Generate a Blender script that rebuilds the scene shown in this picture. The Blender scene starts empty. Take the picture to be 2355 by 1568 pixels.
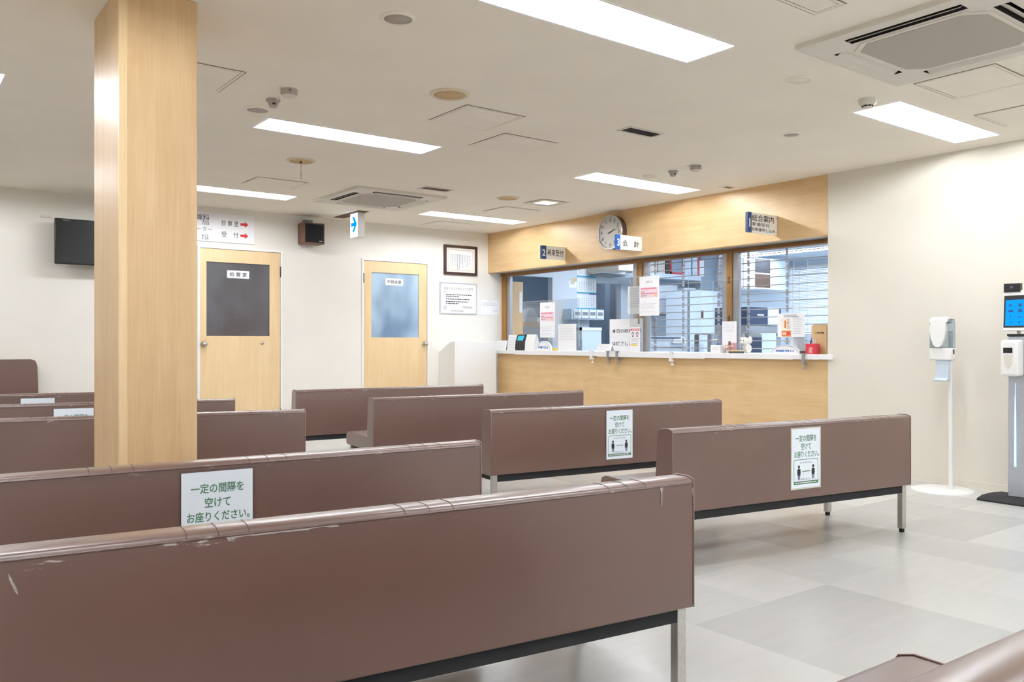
import bpy, math, random
from mathutils import Vector, Matrix
random.seed(7)
S = bpy.context.scene
COL = S.collection
PI = math.pi

# ------------------------------------------------------------------ camera
FPX, CX, HZ, CAMZ = 1930.0, 1177.5, 786.0, 1.10
TY = math.atan2(2540, FPX)            # angle between view direction and the room's X axis
cX, sX = math.cos(TY), math.sin(TY)
cam = bpy.data.cameras.new('camera'); camo = bpy.data.objects.new('camera', cam); COL.objects.link(camo)
cam.sensor_width = 36.0; cam.lens = FPX / 2355 * 36.0; cam.shift_y = 2.0 / 2355; cam.clip_start = 0.02
camo.location = (0, 0, CAMZ); camo.rotation_euler = (PI / 2, 0, TY - PI / 2)
S.camera = camo

# ------------------------------------------------------------------ world, exposure
w = bpy.data.worlds.new('world'); S.world = w; w.use_nodes = True
w.node_tree.nodes['Background'].inputs[0].default_value = (0.9, 0.95, 1, 1)
w.node_tree.nodes['Background'].inputs[1].default_value = 0.7
S.view_settings.view_transform = 'Standard'; S.view_settings.look = 'None'
S.view_settings.gamma = 1.0; S.view_settings.use_curve_mapping = False
S.view_settings.exposure = 0.44
TUBE = 68.0          # strength of the fluorescent tubes in the waiting room
OFFT = 16.5          # strength of the office light panels
S.cycles.max_bounces = 10; S.cycles.diffuse_bounces = 6; S.cycles.glossy_bounces = 4
S.cycles.transparent_max_bounces = 24; S.cycles.transmission_bounces = 6
S.cycles.use_denoising = True; S.cycles.sample_clamp_indirect = 6.0
S.cycles.caustics_reflective = False; S.cycles.caustics_refractive = False

# ------------------------------------------------------------------ measuring helpers: pixel -> point on a real plane
def ray(x, y):
    u = x - CX; v = HZ - y
    return (FPX * cX + u * sX, FPX * sX - u * cX, v)
def atz(x, y, z):
    r = ray(x, y); t = (z - CAMZ) / r[2]; return (r[0] * t, r[1] * t, z)
def atX(x, y, X):
    r = ray(x, y); t = X / r[0]; return (X, r[1] * t, CAMZ + r[2] * t)
def atY(x, y, Y):
    r = ray(x, y); t = Y / r[1]; return (r[0] * t, Y, CAMZ + r[2] * t)

# ------------------------------------------------------------------ materials
def lin(c):
    return tuple(((v / 255) / 12.92 if v / 255 <= 0.04045 else ((v / 255 + 0.055) / 1.055) ** 2.4) for v in c) + (1,)
def newmat(name):
    m = bpy.data.materials.new(name); m.use_nodes = True
    return m, m.node_tree, m.node_tree.nodes['Principled BSDF']
def N(nt, t, **kw):
    n = nt.nodes.new(t)
    for k, v in kw.items(): setattr(n, k, v)
    return n
def plain(name, rgb, rough=0.5, metal=0.0, spec=0.5, vary=0.04, scale=30.0, bump=0.0, bscale=300.0, alpha=None):
    """procedural: base colour gently varied by noise, optional fine bump"""
    m, nt, b = newmat(name)
    c = lin(rgb)
    tc = N(nt, 'ShaderNodeTexCoord'); no = N(nt, 'ShaderNodeTexNoise'); no.inputs['Scale'].default_value = scale
    no.inputs['Detail'].default_value = 4
    nt.links.new(tc.outputs['Object'], no.inputs['Vector'])
    r = N(nt, 'ShaderNodeValToRGB')
    r.color_ramp.elements[0].position = 0.3; r.color_ramp.elements[1].position = 0.7
    r.color_ramp.elements[0].color = tuple(x * (1 - vary) for x in c[:3]) + (1,)
    r.color_ramp.elements[1].color = tuple(min(1, x * (1 + vary)) for x in c[:3]) + (1,)
    nt.links.new(no.outputs['Fac'], r.inputs['Fac']); nt.links.new(r.outputs['Color'], b.inputs['Base Color'])
    b.inputs['Roughness'].default_value = rough; b.inputs['Metallic'].default_value = metal
    b.inputs['Specular IOR Level'].default_value = spec
    if bump:
        n2 = N(nt, 'ShaderNodeTexNoise'); n2.inputs['Scale'].default_value = bscale; n2.inputs['Detail'].default_value = 3
        nt.links.new(tc.outputs['Object'], n2.inputs['Vector'])
        bp = N(nt, 'ShaderNodeBump'); bp.inputs['Strength'].default_value = bump; bp.inputs['Distance'].default_value = 0.002
        nt.links.new(n2.outputs['Fac'], bp.inputs['Height']); nt.links.new(bp.outputs['Normal'], b.inputs['Normal'])
    return m
def emit(name, rgb, strength):
    m, nt, b = newmat(name); nt.nodes.remove(b)
    e = N(nt, 'ShaderNodeEmission'); e.inputs[0].default_value = lin(rgb); e.inputs[1].default_value = strength
    nt.links.new(e.outputs[0], nt.nodes['Material Output'].inputs[0]); return m
def wood(name, a, b_, axis='Z', rough=0.38, scale=1.0, spec=0.5, cross=5.0):
    m, nt, b = newmat(name)
    tc = N(nt, 'ShaderNodeTexCoord'); mp = N(nt, 'ShaderNodeMapping')
    sc = [7.0 * scale] * 3; sc['XYZ'.index(axis)] = 0.55 * scale
    mp.inputs['Scale'].default_value = sc
    nt.links.new(tc.outputs['Object'], mp.inputs['Vector'])
    n1 = N(nt, 'ShaderNodeTexNoise'); n1.inputs['Scale'].default_value = 2.2; n1.inputs['Detail'].default_value = 7; n1.inputs['Distortion'].default_value = 0.6
    mp2 = N(nt, 'ShaderNodeMapping'); sc2 = [70.0] * 3; sc2['XYZ'.index(axis)] = 2.5; mp2.inputs['Scale'].default_value = sc2
    nt.links.new(tc.outputs['Object'], mp2.inputs['Vector'])
    n2 = N(nt, 'ShaderNodeTexNoise'); n2.inputs['Scale'].default_value = 2.0; n2.inputs['Detail'].default_value = 5
    mp3 = N(nt, 'ShaderNodeMapping'); mp3.inputs['Scale'].default_value = (cross, cross, cross)
    nt.links.new(tc.outputs['Object'], mp3.inputs['Vector'])
    n3 = N(nt, 'ShaderNodeTexNoise'); n3.inputs['Scale'].default_value = 1.3; n3.inputs['Detail'].default_value = 6
    for n, mm in ((n1, mp), (n2, mp2), (n3, mp3)): nt.links.new(mm.outputs[0], n.inputs['Vector'])
    a1 = N(nt, 'ShaderNodeMath', operation='MULTIPLY'); a1.inputs[1].default_value = 0.5
    a2 = N(nt, 'ShaderNodeMath', operation='MULTIPLY_ADD'); a2.inputs[1].default_value = 0.3
    a3 = N(nt, 'ShaderNodeMath', operation='MULTIPLY_ADD'); a3.inputs[1].default_value = 0.2
    nt.links.new(n1.outputs['Fac'], a1.inputs[0]); nt.links.new(n2.outputs['Fac'], a2.inputs[0]); nt.links.new(a1.outputs[0], a2.inputs[2])
    nt.links.new(n3.outputs['Fac'], a3.inputs[0]); nt.links.new(a2.outputs[0], a3.inputs[2])
    r = N(nt, 'ShaderNodeValToRGB')
    r.color_ramp.elements[0].position = 0.36; r.color_ramp.elements[1].position = 0.64
    r.color_ramp.elements[0].color = lin(a); r.color_ramp.elements[1].color = lin(b_)
    nt.links.new(a3.outputs[0], r.inputs['Fac']); nt.links.new(r.outputs['Color'], b.inputs['Base Color'])
    b.inputs['Roughness'].default_value = rough; b.inputs['Specular IOR Level'].default_value = spec
    return m

M = {}
M['wall'] = plain('cream_wallpaper', (234, 230, 221), 0.75, vary=0.015, scale=3, bump=0.25, bscale=160)
M['wall_e'] = plain('pale_yellow_wallpaper', (225, 219, 206), 0.75, vary=0.015, scale=3, bump=0.25, bscale=160)
M['ceil'] = plain('ceiling_board', (246, 239, 226), 0.85, vary=0.02, scale=2, bump=0.15, bscale=120)
M['ceil_panel'] = plain('hatch_board', (245, 238, 226), 0.8, vary=0.02, scale=4)
M['gap'] = plain('shadow_gap', (140, 125, 105), 0.9)
M['white'] = plain('white_enamel', (240, 240, 238), 0.45, vary=0.01)
M['refl'] = plain('reflector_white', (245, 246, 248), 0.6, vary=0.0)
M['offwhite'] = plain('off_white_plastic', (222, 216, 205), 0.5, vary=0.02)
M['acgrille'] = plain('grey_intake_mesh', (178, 170, 160), 0.7, vary=0.06, scale=900)
M['black'] = plain('black_plastic', (18, 18, 20), 0.4)
M['black_matt'] = plain('matt_black_steel', (24, 24, 27), 0.75, vary=0.1)
M['dark'] = plain('dark_cavity', (14, 12, 12), 0.9)
M['chrome'] = plain('brushed_chrome', (200, 197, 192), 0.28, metal=0.95, vary=0.08, scale=60)
M['alu'] = plain('grey_aluminium', (168, 166, 166), 0.42, metal=0.6, vary=0.03)
M['maple_v'] = wood('maple_laminate_vertical', (206, 170, 124), (221, 190, 146), 'Z', rough=0.4)
M['maple_door'] = wood('light_maple_door', (224, 194, 146), (235, 208, 164), 'Z', rough=0.45)
M['maple_h'] = wood('maple_laminate_horizontal', (210, 174, 124), (226, 195, 148), 'Y', rough=0.4)
M['jamb'] = wood('shaded_brown_timber_rail', (120, 78, 30), (146, 100, 44), 'Y', rough=0.5)  # darker than the jambs: shade of the header's underside is in the colour
M['jamb_v'] = wood('brown_timber_jamb', (140, 98, 44), (168, 122, 60), 'Z', rough=0.5)
M['frame_dark'] = wood('dark_walnut_moulding', (48, 28, 20), (74, 46, 34), 'X', rough=0.4)
M['paper'] = plain('white_paper', (240, 240, 242), 0.6, vary=0.01)
M['paper_blue'] = plain('laminated_white_sheet', (238, 246, 255), 0.3, vary=0.01)
M['ink'] = plain('black_ink', (40, 40, 46), 0.6)
M['ink_grey'] = plain('grey_ink', (120, 122, 130), 0.6)
M['ink_light'] = plain('faint_ink', (196, 198, 205), 0.6)
M['green'] = plain('green_ink', (82, 128, 100), 0.6)
M['red'] = plain('red_ink', (214, 44, 56), 0.6)
M['pink'] = plain('pink_ink', (236, 212, 220), 0.6)
M['pinkred'] = plain('pink_red_ink', (226, 124, 146), 0.6)
M['yellow'] = plain('yellow_ink', (238, 200, 90), 0.6)
M['orange'] = plain('orange_ink', (214, 126, 60), 0.6)
M['sensorgrey'] = plain('warm_grey_plastic', (176, 168, 162), 0.5)
M['dialgrey'] = plain('clock_dial', (204, 200, 194), 0.5, vary=0.01)
M['signwhite'] = plain('sign_plate_white', (244, 242, 236), 0.4, vary=0.01)
M['navy'] = plain('navy_panel', (40, 72, 118), 0.4)
M['blue'] = plain('blue_panel', (20, 92, 176), 0.4)
M['cyan'] = plain('cyan_card', (60, 170, 205), 0.5)
M['ltblue'] = plain('pale_blue_plastic', (206, 220, 232), 0.4)
M['gold'] = plain('gold_ink', (220, 196, 140), 0.5)
M['steel'] = plain('silver_panel', (186, 190, 198), 0.4, metal=0.35)
M['greydark'] = plain('dark_grey_plastic', (66, 68, 74), 0.5)
M['greymid'] = plain('mid_grey_plastic', (140, 144, 150), 0.5)
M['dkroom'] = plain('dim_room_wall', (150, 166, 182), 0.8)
M['offwall'] = plain('office_wall', (206, 214, 222), 0.7, vary=0.02)
M['offgrey'] = plain('office_grey_column', (150, 164, 180), 0.7)
M['offcab'] = plain('office_white_cabinet', (232, 236, 240), 0.5, vary=0.01)
M['brownbox'] = plain('dark_brown_and_shelf_shade', (88, 70, 58), 0.8)  # brown of small parts; also paints the shade in the shelf openings
M['tanbox'] = plain('beige_file_box', (206, 200, 190), 0.7)
M['dkblue'] = plain('dark_blue_machine', (52, 64, 90), 0.45)
M['redplastic'] = plain('red_plastic', (206, 52, 66), 0.4)
M['toy'] = plain('white_plush', (236, 234, 228), 0.9, bump=0.4, bscale=200)
M['pinkp'] = plain('dusty_pink_card', (208, 158, 160), 0.7)
M['knob'] = plain('satin_steel_knob', (190, 184, 174), 0.25, metal=0.9)
M['spkcloth'] = plain('black_speaker_cloth', (16, 16, 18), 0.9, vary=0.3, scale=600)
M['walnut'] = wood('brown_speaker_case', (92, 62, 48), (118, 84, 64), 'Z', rough=0.5)
M['beigemesh'] = plain('yellowed_speaker_mesh', (206, 178, 134), 0.8, vary=0.12, scale=500)
M['beigering'] = plain('cream_metal_ring', (226, 212, 186), 0.5)
M['ventbrown'] = plain('brown_vent', (96, 66, 44), 0.7)
M['tube'] = emit('fluorescent_tube', (243, 248, 255), TUBE)
M['offpanel'] = emit('office_light_panel', (228, 240, 255), OFFT)
M['exitpanel'] = emit('exit_panel_glow', (248, 252, 255), 1.5)
M['exitink'] = emit('exit_arrow_glow', (0, 150, 235), 0.95)
M['lcd'] = emit('blue_lcd', (20, 150, 240), 1.0)
M['lcdcyan'] = emit('cyan_lcd', (80, 200, 225), 0.8)
M['lcdink'] = plain('lcd_marks', (10, 60, 130), 0.5)
M['led'] = emit('blue_led_strip', (150, 205, 255), 2.2)
M['daylight'] = emit('daylight_window', (214, 234, 255), 1.7)
M['dimbulb'] = emit('warm_lit_panel', (255, 246, 225), 1.1)

def doorglass(name, rgb, rgb2, emis=0.0):
    """patterned obscure glass, opaque; the look of a dim room behind is painted into its colour"""
    m, nt, b = newmat(name)
    tc = N(nt, 'ShaderNodeTexCoord')
    mp = N(nt, 'ShaderNodeMapping'); mp.inputs['Scale'].default_value = (1.1, 1, 0.7)
    nt.links.new(tc.outputs['Object'], mp.inputs[0])
    n = N(nt, 'ShaderNodeTexNoise'); n.inputs['Scale'].default_value = 1.7
    nt.links.new(mp.outputs[0], n.inputs['Vector'])
    r = N(nt, 'ShaderNodeValToRGB'); r.color_ramp.elements[0].position = 0.35; r.color_ramp.elements[1].position = 0.62
    r.color_ramp.elements[0].color = lin(rgb); r.color_ramp.elements[1].color = lin(rgb2)
    nt.links.new(n.outputs['Fac'], r.inputs['Fac']); nt.links.new(r.outputs[0], b.inputs['Base Color'])
    v = N(nt, 'ShaderNodeTexVoronoi'); v.inputs['Scale'].default_value = 110
    nt.links.new(tc.outputs['Object'], v.inputs['Vector'])
    bp = N(nt, 'ShaderNodeBump'); bp.inputs['Strength'].default_value = 0.5; bp.inputs['Distance'].default_value = 0.003
    nt.links.new(v.outputs['Distance'], bp.inputs['Height']); nt.links.new(bp.outputs[0], b.inputs['Normal'])
    b.inputs['Roughness'].default_value = 0.22
    return m
M['glass_dark'] = doorglass('obscure_glass_dark', (74, 68, 68), (88, 88, 92))
M['glass_blue'] = doorglass('obscure_glass_blue', (112, 138, 166), (180, 205, 226))

def clearglass(name, tint=(1, 1, 1), refl=0.5):
    m, nt, b = newmat(name); nt.nodes.remove(b)
    t = N(nt, 'ShaderNodeBsdfTransparent'); t.inputs[0].default_value = tint + (1,)
    g = N(nt, 'ShaderNodeBsdfGlossy'); g.inputs['Roughness'].default_value = 0.02
    f = N(nt, 'ShaderNodeFresnel'); f.inputs[0].default_value = 1.45
    mu = N(nt, 'ShaderNodeMath', operation='MULTIPLY'); mu.inputs[1].default_value = refl
    no = N(nt, 'ShaderNodeTexNoise'); no.inputs['Scale'].default_value = 2.0
    mx = N(nt, 'ShaderNodeMixShader')
    nt.links.new(f.outputs[0], mu.inputs[0]); nt.links.new(mu.outputs[0], mx.inputs[0])
    nt.links.new(t.outputs[0], mx.inputs[1]); nt.links.new(g.outputs[0], mx.inputs[2])
    nt.links.new(mx.outputs[0], nt.nodes['Material Output'].inputs[0]); return m
M['acryl'] = clearglass('clear_acrylic', (0.96, 0.97, 0.98), 0.35)
M['lamfilm'] = clearglass('laminate_film', (0.93, 0.94, 0.95), 1.0)
M['acryl_edge'] = plain('acrylic_edge', (214, 228, 238), 0.2, vary=0.0)
M['clearcase'] = clearglass('clear_blue_case', (0.72, 0.8, 0.86), 1.0)

def vinyl():
    m, nt, b = newmat('brown_vinyl')
    tc = N(nt, 'ShaderNodeTexCoord'); sp = N(nt, 'ShaderNodeSeparateXYZ')
    nt.links.new(tc.outputs['Object'], sp.inputs[0])
    n1 = N(nt, 'ShaderNodeTexNoise'); n1.inputs['Scale'].default_value = 900; n1.inputs['Detail'].default_value = 2
    n2 = N(nt, 'ShaderNodeTexNoise'); n2.inputs['Scale'].default_value = 2.2; n2.inputs['Detail'].default_value = 4
    for n in (n1, n2): nt.links.new(tc.outputs['Object'], n.inputs['Vector'])
    r = N(nt, 'ShaderNodeValToRGB'); r.color_ramp.elements[0].position = 0.32; r.color_ramp.elements[1].position = 0.68
    r.color_ramp.elements[0].color = lin((92, 63, 51)); r.color_ramp.elements[1].color = lin((104, 73, 60))
    ad = N(nt, 'ShaderNodeMath', operation='MULTIPLY_ADD'); ad.inputs[1].default_value = 0.5
    hf = N(nt, 'ShaderNodeMath', operation='MULTIPLY'); hf.inputs[1].default_value = 0.5
    nt.links.new(n2.outputs['Fac'], hf.inputs[0]); nt.links.new(n1.outputs['Fac'], ad.inputs[0]); nt.links.new(hf.outputs[0], ad.inputs[2])
    nt.links.new(ad.outputs[0], r.inputs['Fac'])
    # scuffs: worn flecks along the top seam and a few marks lower down
    mp = N(nt, 'ShaderNodeMapping'); mp.inputs['Scale'].default_value = (11, 11, 70)
    oi = N(nt, 'ShaderNodeObjectInfo')
    ca = N(nt, 'ShaderNodeVectorMath', operation='ADD'); nt.links.new(tc.outputs['Object'], ca.inputs[0]); nt.links.new(oi.outputs['Location'], ca.inputs[1])
    nt.links.new(ca.outputs[0], mp.inputs[0])
    n3 = N(nt, 'ShaderNodeTexNoise'); n3.inputs['Scale'].default_value = 1.0; n3.inputs['Detail'].default_value = 8; n3.inputs['Roughness'].default_value = 0.7
    nt.links.new(mp.outputs[0], n3.inputs['Vector'])
    band = N(nt, 'ShaderNodeMapRange'); band.inputs[1].default_value = 0.605; band.inputs[2].default_value = 0.652
    band.inputs[3].default_value = 0.0; band.inputs[4].default_value = 0.17; nt.links.new(sp.outputs['Z'], band.inputs[0])
    top = N(nt, 'ShaderNodeMath', operation='LESS_THAN'); top.inputs[1].default_value = 0.664; nt.links.new(sp.outputs['Z'], top.inputs[0])
    bm = N(nt, 'ShaderNodeMath', operation='MULTIPLY'); nt.links.new(band.outputs[0], bm.inputs[0]); nt.links.new(top.outputs[0], bm.inputs[1])
    s1 = N(nt, 'ShaderNodeMath', operation='ADD'); nt.links.new(n3.outputs['Fac'], s1.inputs[0]); nt.links.new(bm.outputs[0], s1.inputs[1])
    th = N(nt, 'ShaderNodeMapRange'); th.inputs[1].default_value = 0.775; th.inputs[2].default_value = 0.83; nt.links.new(s1.outputs[0], th.inputs[0])
    bk = N(nt, 'ShaderNodeMath', operation='LESS_THAN'); bk.inputs[1].default_value = 0.01; nt.links.new(sp.outputs['Y'], bk.inputs[0])
    tm = N(nt, 'ShaderNodeMath', operation='MULTIPLY'); nt.links.new(th.outputs[0], tm.inputs[0]); nt.links.new(bk.outputs[0], tm.inputs[1])
    mx = N(nt, 'ShaderNodeMix', data_type='RGBA')
    nt.links.new(tm.outputs[0], mx.inputs['Factor']); nt.links.new(r.outputs[0], mx.inputs['A']); mx.inputs['B'].default_value = lin((188, 180, 174))
    nt.links.new(mx.outputs['Result'], b.inputs['Base Color'])
    bp = N(nt, 'ShaderNodeBump'); bp.inputs['Strength'].default_value = 0.12; bp.inputs['Distance'].default_value = 0.001
    nt.links.new(n1.outputs['Fac'], bp.inputs['Height']); nt.links.new(bp.outputs[0], b.inputs['Normal'])
    b.inputs['Roughness'].default_value = 0.42; b.inputs['Specular IOR Level'].default_value = 0.5
    b.inputs['Coat Weight'].default_value = 1.0; b.inputs['Coat Roughness'].default_value = 0.3; b.inputs['Coat IOR'].default_value = 1.6
    return m
M['vinyl'] = vinyl()
M['seam'] = plain('dark_seam', (66, 46, 40), 0.6)

def floormat():
    m, nt, b = newmat('vinyl_floor_tiles')
    tc = N(nt, 'ShaderNodeTexCoord'); mp = N(nt, 'ShaderNodeMapping')
    mp.inputs['Location'].default_value = (0.16, 0.08, 0)
    nt.links.new(tc.outputs['Object'], mp.inputs[0])
    br = N(nt, 'ShaderNodeTexBrick'); br.offset = 0.0; br.inputs['Scale'].default_value = 1.0
    br.inputs['Brick Width'].default_value = 0.45; br.inputs['Row Height'].default_value = 0.45
    br.inputs['Mortar Size'].default_value = 0.0008; br.inputs['Bias'].default_value = 0.0
    br.inputs['Color1'].default_value = lin((211, 210, 207)); br.inputs['Color2'].default_value = lin((189, 188, 185)); br.inputs['Mortar'].default_value = lin((200, 194, 186))
    nt.links.new(mp.outputs[0], br.inputs['Vector'])
    m2 = N(nt, 'ShaderNodeMapping'); m2.inputs['Scale'].default_value = (2.2, 14.0, 1); m2.inputs['Rotation'].default_value = (0, 0, 0.35)
    nt.links.new(tc.outputs['Object'], m2.inputs[0])
    n = N(nt, 'ShaderNodeTexNoise'); n.inputs['Scale'].default_value = 1.6; n.inputs['Detail'].default_value = 8; n.inputs['Roughness'].default_value = 0.62
    nt.links.new(m2.outputs[0], n.inputs['Vector'])
    r = N(nt, 'ShaderNodeValToRGB'); r.color_ramp.elements[0].position = 0.2; r.color_ramp.elements[1].position = 0.8
    r.color_ramp.elements[0].color = (0.93, 0.93, 0.925, 1); r.color_ramp.elements[1].color = (1.0, 1.0, 1.0, 1)
    nt.links.new(n.outputs['Fac'], r.inputs['Fac'])
    mx = N(nt, 'ShaderNodeMix', data_type='RGBA', blend_type='MULTIPLY'); mx.inputs['Factor'].default_value = 1
    nt.links.new(br.outputs['Color'], mx.inputs['A']); nt.links.new(r.outputs[0], mx.inputs['B'])
    # rare dark specks trodden into the tiles
    v = N(nt, 'ShaderNodeTexVoronoi'); v.inputs['Scale'].default_value = 2.3; nt.links.new(tc.outputs['Object'], v.inputs['Vector'])
    lt = N(nt, 'ShaderNodeMath', operation='LESS_THAN'); lt.inputs[1].default_value = 0.012; nt.links.new(v.outputs['Distance'], lt.inputs[0])
    mz = N(nt, 'ShaderNodeMix', data_type='RGBA'); nt.links.new(lt.outputs[0], mz.inputs['Factor']); nt.links.new(mx.outputs['Result'], mz.inputs['A'])
    mz.inputs['B'].default_value = lin((60, 56, 54))
    nt.links.new(mz.outputs['Result'], b.inputs['Base Color'])
    rr = N(nt, 'ShaderNodeMapRange'); rr.inputs[3].default_value = 0.23; rr.inputs[4].default_value = 0.29
    nt.links.new(n.outputs['Fac'], rr.inputs[0]); nt.links.new(rr.outputs[0], b.inputs['Roughness'])
    bp = N(nt, 'ShaderNodeBump'); bp.inputs['Strength'].default_value = 0.06; bp.inputs['Distance'].default_value = 0.004
    n4 = N(nt, 'ShaderNodeTexNoise'); n4.inputs['Scale'].default_value = 9; nt.links.new(tc.outputs['Object'], n4.inputs['Vector'])
    nt.links.new(n4.outputs['Fac'], bp.inputs['Height']); nt.links.new(bp.outputs[0], b.inputs['Normal'])
    return m
M['floor'] = floormat()

# ------------------------------------------------------------------ mesh builder
_textcache = {}
def glyphs(body, bold=0.0):
    k = (body, bold)
    if k in _textcache: return _textcache[k]
    c = bpy.data.curves.new('lettering_source', 'FONT'); c.body = body; c.resolution_u = 3
    c.offset = bold; c.align_x = 'CENTER'
    o = bpy.data.objects.new('lettering_source', c); COL.objects.link(o)
    dg = bpy.context.evaluated_depsgraph_get(); dg.update()
    me = bpy.data.meshes.new_from_object(o.evaluated_get(dg))
    vs = [(v.co.x, v.co.y) for v in me.vertices]; fs = [tuple(p.vertices) for p in me.polygons]
    bpy.data.meshes.remove(me); bpy.data.objects.remove(o); bpy.data.curves.remove(c)
    xs = [v[0] for v in vs] or [0]; ys = [v[1] for v in vs] or [0]
    _textcache[k] = (vs, fs, min(xs), max(xs), min(ys), max(ys)); return _textcache[k]

class MB:
    def __init__(s): s.v = []; s.f = []; s.m = []; s.mats = []; s.sm = []
    def mi(s, m):
        m = M[m]
        if m not in s.mats: s.mats.append(m)
        return s.mats.index(m)
    def add(s, vs, fs, m, smooth=False):
        o = len(s.v); s.v += [tuple(v) for v in vs]; i = s.mi(m)
        for f in fs: s.f.append(tuple(o + k for k in f)); s.m.append(i); s.sm.append(smooth)
        return s
    def box(s, x0, y0, z0, x1, y1, z1, m):
        x0, x1 = sorted((x0, x1)); y0, y1 = sorted((y0, y1)); z0, z1 = sorted((z0, z1))
        vs = [(x0, y0, z0), (x1, y0, z0), (x1, y1, z0), (x0, y1, z0), (x0, y0, z1), (x1, y0, z1), (x1, y1, z1), (x0, y1, z1)]
        return s.add(vs, [(0, 3, 2, 1), (4, 5, 6, 7), (0, 1, 5, 4), (1, 2, 6, 5), (2, 3, 7, 6), (3, 0, 4, 7)], m)
    def quad(s, a, b, c, d, m): return s.add([a, b, c, d], [(0, 1, 2, 3)], m)
    def prism(s, pts, axis, a, b, m, smooth=False):
        """extrude a 2-D outline along an axis; outline is given in the other two axes in xyz order"""
        def mk(p, t):
            if axis == 'x': return (t, p[0], p[1])
            if axis == 'y': return (p[0], t, p[1])
            return (p[0], p[1], t)
        n = len(pts); vs = [mk(p, a) for p in pts] + [mk(p, b) for p in pts]
        s.add(vs, [tuple(range(n)), tuple(range(2 * n - 1, n - 1, -1))], m)
        return s.add(vs, [(i, i + n, (i + 1) % n + n, (i + 1) % n) for i in range(n)], m, smooth)
    def lathe(s, prof, c, m, seg=32, axis='z', smooth=True, caps=True):
        """prof: list of (radius, height)"""
        vs = []; fs = []
        for r, h in prof:
            for k in range(seg):
                a = 2 * PI * k / seg; x, y = r * math.cos(a), r * math.sin(a)
                p = (x, y, h) if axis == 'z' else ((x, h, y) if axis == 'y' else (h, x, y))
                vs.append((c[0] + p[0], c[1] + p[1], c[2] + p[2]))
        for i in range(len(prof) - 1):
            for k in range(seg):
                a = i * seg + k; b = i * seg + (k + 1) % seg
                fs.append((a, b, b + seg, a + seg))
        if caps and prof[0][0] > 1e-5: s.add(vs, [tuple(range(seg - 1, -1, -1))], m)
        if caps and prof[-1][0] > 1e-5: s.add(vs, [tuple((len(prof) - 1) * seg + k for k in range(seg))], m)
        return s.add(vs, fs, m, smooth)
    def tube(s, pts, r, m, seg=8):
        pts = [Vector(p) for p in pts]; vs = []; fs = []
        for i, p in enumerate(pts):
            d = (pts[min(i + 1, len(pts) - 1)] - pts[max(i - 1, 0)]).normalized()
            u = d.cross(Vector((0, 0, 1)))
            if u.length < 1e-3: u = Vector((1, 0, 0))
            u.normalize(); w_ = d.cross(u).normalized()
            for k in range(seg):
                a = 2 * PI * k / seg; vs.append(tuple(p + (u * math.cos(a) + w_ * math.sin(a)) * r))
        for i in range(len(pts) - 1):
            for k in range(seg):
                a = i * seg + k; b = i * seg + (k + 1) % seg; fs.append((a, b, b + seg, a + seg))
        s.add(vs, [tuple(range(seg - 1, -1, -1)), tuple((len(pts) - 1) * seg + k for k in range(seg))], m)
        return s.add(vs, fs, m, True)
    def ball(s, c, r, m, sc=(1, 1, 1), seg=20, rings=12):
        prof = [(max(1e-6, r * math.sin(PI * i / rings)), -r * math.cos(PI * i / rings)) for i in range(rings + 1)]
        t = MB(); t.mats = s.mats; t.lathe(prof, (0, 0, 0), m, seg)
        vs = [(c[0] + v[0] * sc[0], c[1] + v[1] * sc[1], c[2] + v[2] * sc[2]) for v in t.v]
        return s.add(vs, t.f, m, True)
    # ---- drawing on a sheet that stands in the local XZ plane and faces -Y
    def rect(s, x0, z0, x1, z1, m, y=-0.0008):
        return s.quad((x0, y, z0), (x1, y, z0), (x1, y, z1), (x0, y, z1), m)
    def text(s, body, cx, cz, wd, ht, m, y=-0.0011, bold=0.0):
        """lettering fitted into a box wd x ht centred on (cx, cz)"""
        vs, fs, a, b, c, d = glyphs(body, bold)
        if not fs: return s
        kx = wd / (b - a); kz = ht / max(1e-6, d - c)
        return s.add([(cx + (x - (a + b) / 2) * kx, y, cz + (z - (c + d) / 2) * kz) for x, z in vs], fs, m)
    def holed(s, x0, x1, y0, y1, holes, z, m, down=True):
        xs = sorted({x0, x1} | {min(max(h[k], x0), x1) for h in holes for k in (0, 1)})
        ys = sorted({y0, y1} | {min(max(h[k], y0), y1) for h in holes for k in (2, 3)})
        for i in range(len(xs) - 1):
            for j in range(len(ys) - 1):
                mx, my = (xs[i] + xs[i + 1]) / 2, (ys[j] + ys[j + 1]) / 2
                if xs[i + 1] - xs[i] < 1e-6 or ys[j + 1] - ys[j] < 1e-6: continue
                if any(h[0] < mx < h[1] and h[2] < my < h[3] for h in holes): continue
                q = [(xs[i], ys[j], z), (xs[i + 1], ys[j], z), (xs[i + 1], ys[j + 1], z), (xs[i], ys[j + 1], z)]
                s.add(q[::-1] if down else q, [(0, 1, 2, 3)], m)
        return s
    def xform(s, mat): s.v = [tuple(mat @ Vector(v)) for v in s.v]; return s
    def build(s, name, parent=None, loc=(0, 0, 0), rot=(0, 0, 0), bev=0.0, seg=2):
        me = bpy.data.meshes.new(name); me.from_pydata(s.v, [], s.f)
        for m in s.mats: me.materials.append(m)
        for p, i, sm in zip(me.polygons, s.m, s.sm): p.material_index = i; p.use_smooth = sm
        me.validate(); me.update()
        o = bpy.data.objects.new(name, me); COL.objects.link(o)
        if parent: o.parent = parent
        o.location = loc; o.rotation_euler = rot
        if bev:
            b = o.modifiers.new('bevel', 'BEVEL'); b.width = bev; b.segments = seg; b.limit_method = 'ANGLE'; b.angle_limit = math.radians(40)
            b.harden_normals = False
            for p in me.polygons: p.use_smooth = True
            try:
                me.set_sharp_from_angle(angle=math.radians(50))
            except Exception: pass
        return o
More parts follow.
